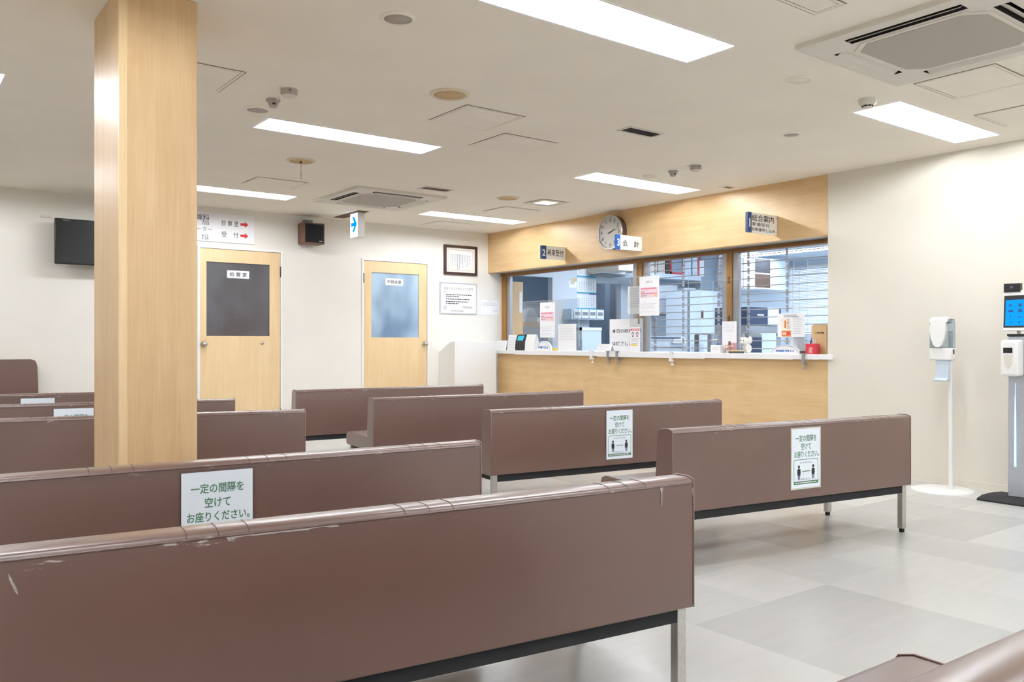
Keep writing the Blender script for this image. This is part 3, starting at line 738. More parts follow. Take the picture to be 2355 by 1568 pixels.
for (a, b, d, e) in ((-.29, -.205, .29, -.19), (-.29, .19, .29, .205), (-.29, -.19, -.275, .19), (.275, -.19, .29, .19)): m.box(a, -.014, b, d, -.001, e, 'ink_light')
m.build('frame', nt_)
m = MB().box(-.275, -.008, -.19, .275, -.001, .19, 'paper'); m2 = MB(); d_three(m2); m2.v = [(v[0], v[1] - 0.008, v[2]) for v in m2.v]
for f_, i_ in zip(m2.f, m2.m): m.add([m2.v[k] for k in f_], [tuple(range(len(f_)))], [k for k in M if M[k] is m2.mats[i_]][0])
m.build('printed_sheet', nt_)
def d_faint(m):
    m.text('お知らせ', 0.0, 0.085, 0.08, 0.014, 'ink_light')
    lines(m, -0.12, 0.13, [0.06, 0.045, 0.03], 'ink_light', 0.007, 0.006, 5); lines(m, 0.05, 0.13, [-0.04, -0.055], 'ink_light', 0.007, 0.006, 7)
a0, a1 = atY(1104, 690, YB), atY(1148, 724, YB)
flat('paper_notice', 'plain white paper notice taped beside the reception window frame', 'notice', (a0[0] + a1[0]) / 2, (a0[2] + a1[2]) / 2, a1[0] - a0[0], a0[2] - a1[2] , draw=d_faint)

# television
tv = empty('television', (1.90, YB, 2.065)); tag(tv, 'black flat television mounted high on the back wall, half hidden by the column', 'television')
MB().box(-0.525, -0.17, -0.215, 0.525, -0.11, 0.222, 'black').build('casing', tv, bev=0.008)
MB().box(-0.49, -0.172, -0.15, 0.49, -0.1695, 0.195, 'black').build('screen', tv)
t_ = MB(); t_.text('SHARP', 0.0, -0.182, 0.12, 0.016, 'ink_light', y=-0.1712); t_.text('AQUOS', -0.43, 0.205, 0.06, 0.010, 'ink_light', y=-0.1712); t_.build('logo', tv)
MB().box(-0.15, -0.11, -0.12, 0.15, 0, 0.12, 'greydark').build('wall_bracket', tv)
hk = atY(106, 497, YB)
tag(MB().box(-0.045, -0.012, -0.012, 0.045, 0, 0.012, 'offwhite').build('wall_hook', loc=(hk[0], YB, hk[2])), 'small pale hook plate on the wall left above the television', 'hook')

# wall speaker
sp0, sp1 = atY(700, 509, YB - 0.22), atY(747, 563, YB - 0.22)
sx = (sp0[0] + sp1[0]) / 2; sz = (sp0[2] + sp1[2]) / 2; sw = (sp1[0] - sp0[0]) / 2; sh = (sp0[2] - sp1[2]) / 2 - 0.005
sk = empty('wall_speaker', (sx, YB, sz)); tag(sk, 'square brown-cased speaker with a black front high on the back wall', 'speaker')
MB().box(-sw, -0.215, -sh, sw, -0.03, sh, 'walnut').build('case', sk, bev=0.004)
MB().box(-sw + 0.015, -0.221, -sh + 0.015, sw - 0.015, -0.214, sh - 0.015, 'spkcloth').build('front_cloth', sk)
MB().box(-0.05, -0.05, sh - 0.02, 0.05, 0, sh + 0.05, 'greymid').build('wall_bracket', sk)
MB().rect(sw * .45, -sh + .03, sw * .75, -sh + .036, 'ink_light', y=-.2215).build('badge', sk)

# ------------------------------------------------------------------ hanging desk signs and clock on the header
def desk_sign(pr, pyt, pyb, pl, num, nb, rows, label, blue='navy', base='signwhite'):
    """sign blade standing out from the header; pr = pixel of its edge on the header, pl = pixel of its free end"""
    p = atX(pr, pyt, XE - 0.004); Y = p[1]; ztop = p[2]; zb = atX(pr, pyb, XE - 0.004)[2]
    xl = atY(pl, pyt, Y)[0]; wd = XE - 0.004 - xl; ht = ztop - zb
    r = empty('desk_sign', (XE - 0.004, Y, (ztop + zb) / 2)); tag(r, label, 'sign', 'numbered signs standing out from the header')
    MB().box(-wd, -0.012, -ht / 2, 0, 0.012, ht / 2, base).build('blade', r)
    m = MB().box(-wd - 0.0005, -0.0128, -ht / 2 - 0.0005, -wd + nb, 0.0128, ht / 2 + 0.0005, blue)
    m.text(num, -wd + nb / 2, -0.004, nb * (0.3 if num == '1' else 0.62), ht * 0.52 if len(rows) < 3 else ht * .42, 'white', y=-0.0138, bold=0.03); m.build('number_panel', r)
    m = MB()
    for (s, cx_, cz_, tw, th_) in rows: m.text(s, -wd + nb + cx_ * (wd - nb), cz_ * ht, tw * (wd - nb), th_ * ht, 'ink', y=-0.0130, bold=0.010)
    m.build('lettering', r)
    m = MB()
    for s in (-.36, .36): m.lathe([(0.0035, -0.0125), (0.0035, -0.0145)], (-0.012, 0, s * ht), 'greydark', 10, 'y')
    m.build('screw', r)
desk_sign(1784.5, 497, 541.5, 1717, '1', 0.055, [('総合案内', .44, .25, .86, .34), ('新患受付', .36, -.07, .68, .19), ('診断書申し込み', .46, -.33, .92, .19)], 'numbered sign 1 with three lines of lettering at the right end of the header')
desk_sign(1299, 569, 599, 1243.5, '2', 0.075, [('再来受付', .47, 0, .84, .50)], 'numbered sign 2 with four dark characters left of the clock')
desk_sign(1475, 545.5, 578, 1416, '3', 0.055, [('会', .22, -.05, .24, .44), ('計', .74, -.05, .24, .44)], 'bright white numbered sign 3 overlapping the clock', 'blue', 'white')

ck = empty('wall_clock', (XE, 6.755, 2.315)); ck.rotation_euler = (0, 0, -PI / 2); tag(ck, 'round silver-rimmed clock with a dark side on the wooden header', 'clock')
R_ = 0.188
MB().lathe([(R_ * .97, 0), (R_ * .97, -0.07)], (0, 0, 0), 'brownbox', 64, 'y').build('case', ck)
MB().lathe([(R_ * .97, -0.066), (R_ * 1.02, -0.07), (R_ * 1.02, -0.088), (R_ * .97, -0.092), (R_ * .95, -0.084)], (0, 0, 0), 'chrome', 64, 'y', caps=False).build('rim', ck)
MB().lathe([(R_ * .96, -0.078), (1e-6, -0.0785)], (0, 0, 0), 'dialgrey', 64, 'y').build('dial', ck)
m = MB()
for k in range(1, 13):
    a = k * PI / 6; m.text(str(k), math.sin(a) * R_ * .72, math.cos(a) * R_ * .72, {1: 0.010, 11: 0.024}.get(k, 0.022 if k < 10 else 0.034), 0.034, 'ink', y=-0.0805, bold=0.01)
for k in range(60):
    a = k * PI / 30; c_, s_ = math.cos(a), math.sin(a); r0, r1 = R_ * (.88 if k % 5 else .86), R_ * .91; h_ = 0.0012 if k % 5 else 0.003
    m.quad((s_ * r0 - c_ * h_, -.0805, c_ * r0 + s_ * h_), (s_ * r0 + c_ * h_, -.0805, c_ * r0 - s_ * h_), (s_ * r1 + c_ * h_, -.0805, c_ * r1 - s_ * h_), (s_ * r1 - c_ * h_, -.0805, c_ * r1 + s_ * h_), 'ink_grey')
m.build('numerals', ck)
def hand(a, L_, wd, y, nm):
    a = math.radians(a); c_, s_ = math.cos(a), math.sin(a); t0 = -0.035
    MB().quad((s_ * t0 - c_ * wd, y, c_ * t0 + s_ * wd), (s_ * t0 + c_ * wd, y, c_ * t0 - s_ * wd), (s_ * L_ + c_ * wd * .6, y, c_ * L_ - s_ * wd * .6), (s_ * L_ - c_ * wd * .6, y, c_ * L_ + s_ * wd * .6), 'ink').build(nm, ck)
hand(64, 0.085, 0.004, -0.083, 'hour_hand'); hand(76, 0.135, 0.0028, -0.085, 'minute_hand')
MB().lathe([(0.007, -0.079), (0.007, -0.088)], (0, 0, 0), 'ink', 16, 'y').build('hub', ck)

# ------------------------------------------------------------------ benches
def bench(p, q, label, length=None, anchor='r', name='waiting_bench', top=0.672, group='brown vinyl waiting benches', flip=False, tb=0.110, seat_d=0.60, seams=True):
    """p, q: left and right ends of the top rear edge seen by the camera; seat lies on the far side"""
    p, q = Vector(p[:2]), Vector(q[:2]); d = (q - p).normalized(); L = (q - p).length
    if length:
        if anchor == 'r': p = q - d * length
        L = length
    yaw = math.atan2(d.y, d.x)
    r = empty(name, (p.x, p.y, 0), (0, 0, yaw)); tag(r, label, 'bench', group)
    b0 = 0.272
    prof = [(0.0, b0), (0.0, top - 0.006), (0.006, top), (0.03, top + 0.005), (tb - 0.03, top + 0.004), (tb - 0.008, top - 0.006), (tb, top - 0.028), (0.128, 0.40), (0.135, b0)]
    bm = MB().prism([(y, z) for y, z in prof], 'x', 0, L, 'vinyl')
    bk = bm.build('backrest', r, bev=0.006, seg=3)
    pp = MB(); e = 0.0
    outline = [(y, z) for y, z in prof[1:7]] + [(0.127, 0.41)]
    for x in (0.004, L - 0.004):
        pp.tube([(x, y, z + (0.001 if i not in (0,) else 0)) for i, (y, z) in enumerate([(0.0, b0 + 0.01)] + outline)], 0.0032, 'vinyl', 6)
    pp.tube([(0.004, -0.0005, top - 0.012), (L - 0.004, -0.0005, top - 0.012)], 0.0028, 'vinyl', 6)
    pp.build('piping', r)
    for fr_ in ((0.235, 0.515, 0.86) if seams else ()):
        for k in (-1, 0, 1):
            x = L * fr_ + k * 0.068
            if 0.03 < x < L - 0.03:
                MB().tube([(x, -0.0005, top - 0.010), (x, 0.006, top + 0.0002), (x, 0.03, top + 0.0052), (x, tb - 0.03, top + 0.0042), (x, tb - 0.008, top - 0.0058), (x, tb, top - 0.027)], 0.0012, 'seam', 5).build('seam', r)
    sy = 0.128
    sp = [(sy, 0.275), (sy, 0.372), (sy + 0.2, 0.378), (seat_d - 0.05, 0.378), (seat_d - 0.012, 0.366), (seat_d, 0.345), (seat_d, 0.30), (seat_d - 0.008, 0.275)]
    MB().prism(sp, 'x', 0.0, L, 'vinyl').build('seat', r, bev=0.008, seg=3)
    for x in (0.003, L - 0.003): MB().tube([(x, sy, 0.374), (x, seat_d - 0.05, 0.380), (x, seat_d - 0.012, 0.368), (x, seat_d + 0.001, 0.345), (x, seat_d + 0.001, 0.285)], 0.003, 'vinyl', 6).build('seat_piping', r)
    rl = MB(); i0 = 0.055
    rl.box(i0, 0.018, 0.228, L - i0, 0.045, 0.276, 'black_matt'); rl.box(i0, seat_d - 0.05, 0.228, L - i0, seat_d - 0.023, 0.276, 'black_matt')
    rl.box(i0, 0.045, 0.228, i0 + 0.027, seat_d - 0.05, 0.276, 'black_matt'); rl.box(L - i0 - 0.027, 0.045, 0.228, L - i0, seat_d - 0.05, 0.276, 'black_matt')
    rl.build('frame_rail', r)
    for x in (0.022, L - 0.056):
        for y in (0.014, seat_d - 0.052):
            lg = MB().box(x, y, 0.022, x + 0.034, y + 0.034, 0.277, 'chrome').build('leg', r, bev=0.002)
            MB().lathe([(0.013, 0.0), (0.015, 0.004), (0.015, 0.022)], (x + 0.017, y + 0.017, 0), 'black', 16).build('foot', lg)
    return r
BZ = 0.66
def bz(x, y): return atz(x, y, BZ)
bL1 = bench(bz(0, 1291), bz(1597, 1110), 'nearest bench filling the lower left foreground, worn white along its top seam', 1.87)
bL2 = bench(bz(0, 1109), bz(1108, 1024), 'bench with a poster directly behind the nearest left bench, in front of the column', 1.87)
bL3 = bench(bz(0, 971), bz(703, 948), 'bench passing just behind the wooden column, without a poster', 1.87)
bL4 = bench(bz(0, 937), bz(541, 922), 'bench behind the column with a poster half hidden by the column edge', 1.87)
bL5 = bench(atz(0, 906, .68), atz(402, 897, .68), 'farthest bench of the left row, with the leftmost poster', 1.87, seat_d=.50)
bR1 = bench(bz(1545, 997), bz(2095, 961), 'front bench of the right row, showing chrome legs and a poster')
bR2 = bench(bz(1128, 950), bz(1660, 925), 'second bench of the right row, with a poster, facing the counter front')
bR3 = bench(bz(858, 921), bz(1342, 903), 'third bench of the right row, no poster, its seat end showing')
bR4 = bench(bz(680, 902), bz(1112, 888), 'farthest bench of the right row, closest to the white cabinet')
# closest bench at the lower right corner (mostly its seat shows)
e1_ = Vector((1.86, 0.485)); yw = math.radians(-5); l_ = Vector((1.86 - 1.87 * math.cos(yw), 0.485 - 1.87 * math.sin(yw)))
bR0 = bench((0.02, 0.478), (1.895, 0.428), 'bench cut by the lower right corner, seen from above over its backrest', seams=False)
# high-backed bench against the far wall at left
def high_bench():
    r = empty('high_back_bench', (-0.62, 8.735, 0)); tag(r, 'taller high-backed brown bench against the far wall at the left edge', 'bench')
    L = 1.86; T = 0.935
    pts = [(0, 0.28), (0.006, T - 0.05), (0.022, T - 0.012), (0.06, T), (L - 0.06, T), (L - 0.022, T - 0.012), (L - 0.004, T - 0.06), (L + 0.012, 0.28)]
    MB().prism(pts, 'y', 0.36, 0.455, 'vinyl').build('backrest', r, bev=0.02, seg=4)
    MB().box(0.0, 0.0, 0.275, L, 0.36, 0.375, 'vinyl').build('seat', r, bev=0.02, seg=4)
    MB().box(0.05, 0.03, 0.228, L - 0.05, 0.42, 0.276, 'black_matt').build('frame_rail', r)
    for x in (0.022, L - 0.056):
        for y in (0.014, 0.41):
            lg = MB().box(x, y, 0.022, x + 0.034, y + 0.034, 0.277, 'chrome').build('leg', r)
            MB().lathe([(0.013, 0.0), (0.015, 0.022)], (x + 0.017, y + 0.017, 0), 'black', 12).build('foot', lg)
    return r
hb = high_bench()

# distance posters taped to the bench backs (A4, laminated)
def poster(b, fx, top, label, wd=0.215, ht=0.345):
    m = MB(); a, z = wd / 2, ht
    m.box(-a, -0.0006, -z, a, 0.0006, 0, 'paper_blue')
    Y1 = -0.0010
    m.text('一定の間隔を', 0, -0.055 * z / .345, wd * .74, 0.036, 'green', y=Y1, bold=0.018)
    m.text('空けて', 0, -0.102 * z / .345, wd * .36, 0.036, 'green', y=Y1, bold=0.018)
    m.text('お座りください。', 0.004, -0.148 * z / .345, wd * .88, 0.036, 'green', y=Y1, bold=0.018)
    k = z / .345; x0, x1, z0, z1 = -a * .88, a * .88, -.325 * k, -.178 * k; t = .003
    for q_ in ((x0, z0, x0 + t, z1 - .006), (x1 - t, z0, x1, z1 - .006), (x0 + .006, z1 - t, x1 - .006, z1), (x0, z0, x1, z0 + t)): m.rect(*q_, 'green', y=Y1)
    m.quad((x0, Y1, z1 - .006), (x0 + t, Y1, z1 - .006), (x0 + .006 + .001, Y1, z1 - t), (x0 + .006, Y1, z1), 'green')
    m.quad((x1 - t, Y1, z1 - .006), (x1, Y1, z1 - .006), (x1 - .006, Y1, z1), (x1 - .007, Y1, z1 - t), 'green')
    m.text('Social Distance', 0, -.197 * k, wd * .42, .0095, 'ink_grey', y=Y1)
    for s in (-.5, .5):
        cx_ = s * a * 1.02; cz_ = -.222 * k
        n = 14
        m.add([(cx_ + .0075 * math.cos(2 * PI * i / n), Y1, cz_ + .009 * math.sin(2 * PI * i / n)) for i in range(n)], [tuple(range(n))], 'ink')
        m.add([(cx_ - .010, Y1, cz_ - .046), (cx_ - .0125, Y1, cz_ - .03), (cx_ - .011, Y1, cz_ - .014), (cx_ - .005, Y1, cz_ - .010), (cx_ + .005, Y1, cz_ - .010), (cx_ + .011, Y1, cz_ - .014), (cx_ + .0125, Y1, cz_ - .03), (cx_ + .010, Y1, cz_ - .046)], [tuple(range(8))], 'ink')
        for s2 in (-1, 1): m.rect(cx_ + s2 * .0045 - .003, cz_ - .066, cx_ + s2 * .0045 + .003, cz_ - .046, 'navy', y=Y1)
    m.rect(-.028, -.252 * k, .028, -.247 * k, 'green', y=Y1); m.rect(-.018, -.272 * k, -.0165, -.252 * k, 'ink_light', y=Y1); m.rect(.0165, -.272 * k, .018, -.252 * k, 'ink_light', y=Y1)
    m.text('一定の間隔を保ちましょう。', 0, -.296 * k, wd * .66, .010, 'ink_grey', y=Y1)
    m.rect(x0, -.325 * k, x1, -.307 * k, 'green', y=Y1 - .0002); lines(m, x0 + .01, x1 - .005, [-.316 * k], 'paper', .005, .004, 4, y=Y1 - .0004)
    mw = b.matrix_basis
    o = m.build('distance_poster', loc=mw @ Vector((fx, -0.0045, top)), rot=(0, 0, b.rotation_euler.z))
    tag(o, label, 'poster', 'keep-your-distance posters on the bench backs')
    c = MB().holed(-a - .008, a + .008, -z - .008, .008, [(-a, a, -z, 0)], 0, 'lamfilm').xform(Matrix.Rotation(PI / 2, 4, 'X'))
    c.build('laminate_border', o, loc=(0, 0, 0))
    return o
def along(b, px):
    """distance along a bench's rear face at which the image column px meets it"""
    o = b.location; a = b.rotation_euler.z; d = (math.cos(a), math.sin(a)); r = ray(px, 0)
    det = r[0] * (-d[1]) + d[0] * r[1]
    return (r[0] * (-o.y) + r[1] * o.x) / -det if False else (r[1] * o.x - r[0] * o.y) / (r[0] * d[1] - r[1] * d[0])
def pw(b, x0, x1): return along(b, (x0 + x1) / 2), abs(along(b, x1) - along(b, x0))
for b, x0, x1, tp_, lb in ((bL2, 418, 582, .642, 'distance poster on the bench just behind the nearest one'),
                          (bL4, 124, 216, .640, 'distance poster partly cut by the left side of the column'),
                          (bL5, 48, 126, .640, 'leftmost and farthest distance poster'),
                          (bR2, 1394, 1454, .640, 'distance poster on the second bench of the right row'),
                          (bR1, 1820, 1884, .640, 'distance poster on the front bench of the right row')):
    c_, w_ = pw(b, x0, x1); poster(b, c_, tp_, lb, wd=w_, ht=w_ * 1.5)

def scuff(b, pts, label):
    # worn pale mark on the rear face of a bench, outline in metres along the face / height
    o = MB().add([(x, -0.0012, z) for x, z in pts], [tuple(range(len(pts)))], 'scuffed').build('scuff_mark', b); o['label'] = label
M['scuffed'] = plain('worn_vinyl', (168, 158, 154), 0.6, vary=0.25, scale=260)
xd = along(bL1, 1521); LL = 1.87
scuff(bL1, [(xd - .008, .657), (xd + .007, .657), (xd + .0035, .645), (xd + .0022, .60), (xd - .0012, .60), (xd - .0018, .642)], 'pale vertical scuff below the top seam')
scuff(bL1, [(LL - .012, .640), (LL - .002, .655), (LL - .0015, .61), (LL - .003, .56), (LL - .0045, .61)], 'pale worn corner edge')
x0 = along(bL1, 520); rs = random.Random(2)
up = [(x0 + .02 * i, .657) for i in range(14)]; dn = [(x0 + .02 * i + .006, .6555 - rs.random() * .004 - (.006 if i == 0 else 0)) for i in range(13, -1, -1)]
scuff(bL1, up + dn, 'frayed pale line under the top seam')
x0 = along(bL1, 18)
scuff(bL1, [(x0, .635), (x0 + .006, .625), (x0 + .016, .600), (x0 + .018, .588), (x0 + .012, .596), (x0 + .002, .622)], 'small pale scratch')

# ------------------------------------------------------------------ sanitiser stand
st = empty('sanitizer_stand', (6.30, 3.02, 0)); tag(st, 'white floor stand with a hand sanitizer dispenser and pale blue drip tray', 'stand')
MB().lathe([(0.215, 0), (0.215, 0.008), (0.20, 0.013), (0.02, 0.016)], (0, 0, 0), 'white', 48).build('base', st)
MB().tube([(0.03, -0.045, 0.012), (0.03, -0.045, 1.18)], 0.014, 'white', 14).build('pole', st)
d_ = MB(); 
d_.box(-0.03, -0.075, 0.965, 0.045, 0.085, 1.055, 'white')
d_.build('dispenser_base', st, bev=0.008)
MB().prism([(-0.028, 1.055), (0.045, 1.055), (0.045, 1.24), (0.03, 1.27), (-0.01, 1.268), (-0.026, 1.24)], 'y', -0.072, 0.082, 'clearcase').build('clear_housing', st, bev=0.006)
v_ = MB(); n = 18
fr_ = [(-0.060 + 0.0, 1.275), ]
shield = [(-.052, 1.245), (-.058, 1.19), (-.050, 1.13), (-.032, 1.08), (-.012, 1.062), (.012, 1.062), (.032, 1.08), (.050, 1.13), (.058, 1.19), (.052, 1.245), (.035, 1.262), (-.035, 1.262)]
v_.prism([(y + .012, z) for y, z in shield], 'x', -0.055, -0.026, 'white'); v_.build('front_cover', st, bev=0.008, seg=3)
MB().prism([(-0.05, 1.24), (-0.04, 1.272), (-0.01, 1.285), (0.03, 1.28), (0.046, 1.26), (0.046, 1.235), (-0.02, 1.25)], 'y', -0.05, 0.072, 'white').build('top_cap', st, bev=0.006)
MB().box(0.0, -0.0765, 1.01, 0.02, -0.074, 1.045, 'greydark').build('side_lock', st)
tr = MB().prism([(-0.045, 0.812), (0.02, 0.806), (0.02, 0.965), (-0.012, 0.965), (-0.018, 0.83), (-0.045, 0.822)], 'y', -0.05, 0.045, 'ltblue'); tr.build('drip_tray', st, bev=0.003)

# ------------------------------------------------------------------ thermometer kiosk
kx = 6.30
kk = empty('thermometer_kiosk', (kx, 2.47, 0)); tag(kk, 'silver temperature-check kiosk with a blue screen at the right edge', 'kiosk')
MB().prism([(-0.20, 0.0), (0.20, 0.0), (0.20, 0.018), (0.05, 0.03), (-0.12, 0.03), (-0.20, 0.014)], 'y', -0.22, 0.22, 'black_matt').build('base_plate', kk, bev=0.004)
MB().box(-0.04, -0.11, 0.03, 0.04, 0.085, 1.14, 'steel').build('pillar', kk, bev=0.006)
MB().prism([(.030, .24), (.031, .60), (0.036, .82), (.041, .60), (.042, .24)], 'x', -0.0425, -0.0395, 'led').build('light_strip', kk)
MB().box(-0.05, -0.115, 1.140, 0.04, 0.085, 1.155, 'black').build('pillar_cap', kk)
dsp = MB().box(-0.155, -0.022, 0.865, -0.04, 0.088, 1.115, 'white').build('soap_dispenser', kk, bev=0.02, seg=4)
MB().box(-0.1575, 0.008, 1.025, -0.1535, 0.066, 1.06, 'black').build('sensor_window', dsp, loc=(0, 0, 0))
MB().prism([(0.005, 1.01), (0.062, 1.01), (0.055, 0.94), (0.034, 0.91), (0.012, 0.94)], 'x', -0.1565, -0.154, 'offwhite').build('drop_panel', dsp)
MB().tube([(0, 0.03, 1.155), (0, 0.03, 1.19)], 0.012, 'steel', 12).build('neck', kk)
scr = empty('screen_tablet', (-0.02, 0, 1.205)); scr.parent = kk; scr.rotation_euler = (0, math.radians(-6), 0)
# keep a real mesh as the part
bpy.data.objects.remove(scr)
scr = MB().box(-0.02, -0.035, 0.0, 0.005, 0.118, 0.28, 'white').build('screen_tablet', kk, loc=(-0.02, 0, 1.175), rot=(0, math.radians(4), 0), bev=0.004)
MB().box(-0.0215, -0.03, 0.022, -0.019, 0.113, 0.245, 'black').build('bezel', scr)
lc = MB().quad((-0.0225, 0.102, 0.035), (-0.0225, -0.020, 0.035), (-0.0225, -0.020, 0.215), (-0.0225, 0.102, 0.215), 'lcd')
for (y, z, wy, wz) in ((y_ * .75 + .05, z_ * .74, a_ * .75, b_ * .75) for y_, z_, a_, b_ in ((.03, .24, .03, .02), (-.055, .24, .035, .03), (.025, .185, .05, .02), (-.055, .19, .04, .03), (.025, .14, .02, .01), (.025, .12, .012, .012), (-.05, .13, .03, .012), (.02, .08, .012, .018), (-.05, .08, .02, .018))):
    lc.quad((-0.0228, y + wy / 2, z - wz / 2), (-0.0228, y - wy / 2, z - wz / 2), (-0.0228, y - wy / 2 + .006, z + wz / 2), (-0.0228, y + wy / 2 - .006, z + wz / 2), 'lcdink')
lc.build('display', scr)
MB().box(-0.03, 0.01, 1.445, 0.01, 0.116, 1.505, 'black').build('thermal_camera', kk, bev=0.003)
cm = MB(); cm.lathe([(0.010, -0.0305), (0.010, -0.036), (0.005, -0.037)], (0, 0.063, 1.475), 'greydark', 16, 'x'); cm.build('lens', kk)

# ------------------------------------------------------------------ counter-top things (all stand on the worktop)
ZC = CT1 + 0.0005
def onface(px0, py0, px1, py1, X):
    """rectangle seen between two pixels on the upright plane X: (y centre, width, z bottom, z top)"""
    a, b = atX(px0, py0, X), atX(px1, py1, X)
    return (a[1] + b[1]) / 2, abs(a[1] - b[1]), atX((px0 + px1) / 2, py1, X)[2], atX((px0 + px1) / 2, py0, X)[2]
def sheet(name, label, cat, px0, py0, px1, py1, X, draw=None, base='paper', th=0.0015, foot=True, group=None, tilt=0.0):
    y, wd, z0, z1 = onface(px0, py0, px1, py1, X)
    if foot: z0 = ZC
    h = z1 - z0; m = MB().box(-wd / 2, 0, 0, wd / 2, th, h, base)
    if draw: draw(m, wd, h)
    o = m.build(name, loc=(X, y, z0), rot=(tilt, 0, -PI / 2)); return tag(o, label, cat, group)
def acrylic(label, px0, px1, X, ztop, zbot=None):
    y0, y1 = atX(px0, 700, X)[1], atX(px1, 700, X)[1]; y0, y1 = min(y0, y1), max(y0, y1)
    r = empty('acrylic_screen', (X, (y0 + y1) / 2, ZC)); tag(r, label, 'partition', 'clear acrylic screens on the reception counter')
    h = ztop - ZC; a = (y1 - y0) / 2; zb = 0 if zbot is None else zbot - ZC
    MB().box(-0.0015, -a, zb, 0.0015, a, h, 'acryl').build('pane', r)
    e = MB(); e.box(-0.0018, -a - .001, zb, 0.0018, -a + .0015, h, 'acryl_edge'); e.box(-0.0018, a - .0015, zb, 0.0018, a + .001, h, 'acryl_edge'); e.box(-0.0018, -a, h - .0015, 0.0018, a, h, 'acryl_edge')
    e.build('polished_edge', r)
    for s in (-1, 1):
        MB().box(0.0, s * (a - 0.04) - .002, 0, 0.09, s * (a - 0.04) + .002, 0.09 if zb == 0 else zb + .08, 'acryl').build('foot', r)
    return r
XA = 6.70
acrylic('low acrylic screen in front of the left reception window', 1205, 1332, XA, atX(1268, 690, XA)[2], 1.05)
acrylic('acrylic screen with the tall notice between the left and middle windows', 1449, 1497, XA, atX(1475, 634, XA)[2])
acrylic('clear acrylic screen in front of the middle reception window', 1583, 1612, XA, atX(1600, 624, XA)[2])
acrylic('clear acrylic screen beside the mullion of the middle window', 1640, 1702, XA, atX(1660, 645, XA)[2])
acrylic('clear acrylic screen carrying the food poster at the right window', 1826, 1858, XA, atX(1840, 600, XA)[2])

def d_notice(m, w, h):
    m.text('お知らせ', 0, h * .86, w * .34, h * .055, 'ink_grey')
    lines(m, -w * .42, -w * .3, [h * .95], 'ink_light', .005, .004, 1); lines(m, w * .3, w * .44, [h * .95], 'ink_light', .005, .004, 2)
    m.rect(-w * .45, h * .46, w * .45, h * .72, 'pink', -.0006)
    lines(m, -w * .42, w * .5, [h * .69], 'pinkred', h * .035, .004, 5, y=-.0010); lines(m, -w * .42, -w * .2, [h * .61], 'ink_grey', h * .018, .004, 6, y=-.0010)
    lines(m, -w * .42, w * .5, [h * .565], 'pinkred', h * .03, .006, 9, y=-.0010); lines(m, -w * .42, -w * .1, [h * .51], 'ink_grey', h * .018, .005, 8, y=-.0010)
    m.rect(w * .26, h * .485, w * .38, h * .53, 'yellow', -.0012)
    lines(m, -w * .42, w * .46, [h * .30, h * .25, h * .20], 'ink_light', h * .015, .006, 11); lines(m, -w * .42, w * .3, [h * .10], 'ink_light', h * .014, .01, 12)
def d_lines(m, w, h, mat='ink_light', top=.92, n=12, sd=20):
    lines(m, -w * .40, w * .46, [h * (top - i * .06) for i in range(n)], mat, h * .014, .005, sd)
sheet('notice_sheet', 'white notice with a pink block hung on the low acrylic screen', 'notice', 1242, 695, 1276, 776, XA - .004, d_notice, foot=False)
sheet('notice_sheet', 'largest white notice with a pink block between the left and middle windows', 'notice', 1470.5, 635, 1516, 726, XA - .03, d_notice, foot=False)
sheet('notice_sheet', 'plain text notice half hidden behind the largest pink-block notice', 'notice', 1444, 658, 1476, 722, XA + .01, lambda m, w, h: d_lines(m, w, h, 'ink_grey'), foot=False)
sheet('info_sheet', 'plain white text sheet standing below the calendars', 'notice', 1284, 745, 1325, 805, XA - .02, lambda m, w, h: d_lines(m, w, h, 'ink_light', .9, 9), group=None)
def d_closed(m, w, h):
    m.text('本日の診療受付', .02 * w, h * .63, w * .88, h * .125, 'ink', bold=.012); m.text('は終了しました', .02 * w, h * .24, w * .88, h * .125, 'ink', bold=.012)
sheet('closing_board', 'white board saying today\'s reception has ended, behind the mask poster', 'board', 1402, 733, 1478, 804, XA + .099, d_closed, th=.006)
def d_mask(m, w, h):
    m.rect(-w * .44, h * .86, w * .44, h * .93, 'red', -.0006)
    lines(m, -w * .3, w * .4, [h * .895], 'pink', h * .03, .005, 3, y=-.001)
    for s in (-.22, .22):
        n = 14
        for (rx, rz, mt, dz, yy_) in ((.12, .075, 'ink', .0, -.0006), (.085, .05, 'pink', -.012, -.0009), (.07, .022, 'paper', -.03, -.0012)):
            m.add([(s * w + rx * w * math.cos(2 * PI * i / n), yy_, h * (.72 + dz) + rz * h * math.sin(2 * PI * i / n)) for i in range(n)], [tuple(range(n))], mt)
        m.rect(s * w - .07 * w, h * .60, s * w + .07 * w, h * .65, 'blue' if s < 0 else 'red', -.0008)
    lines(m, -w * .35, w * .4, [h * .52, h * .46, h * .40, h * .34], 'ink_grey', h * .015, .003, 8)
    m.rect(-w * .42, h * .24, w * .25, h * .30, 'yellow', -.0006)
sheet('mask_poster', 'small poster with two masked faces and a red heading', 'poster', 1449, 752, 1472, 804, XA - .015, d_mask)
sheet('info_sheet', 'white text sheet standing in front of the window mullion left of the plush toy', 'notice', 1661, 739, 1694, 806, XA - .01, lambda m, w, h: d_lines(m, w, h, 'ink_light', .93, 5))
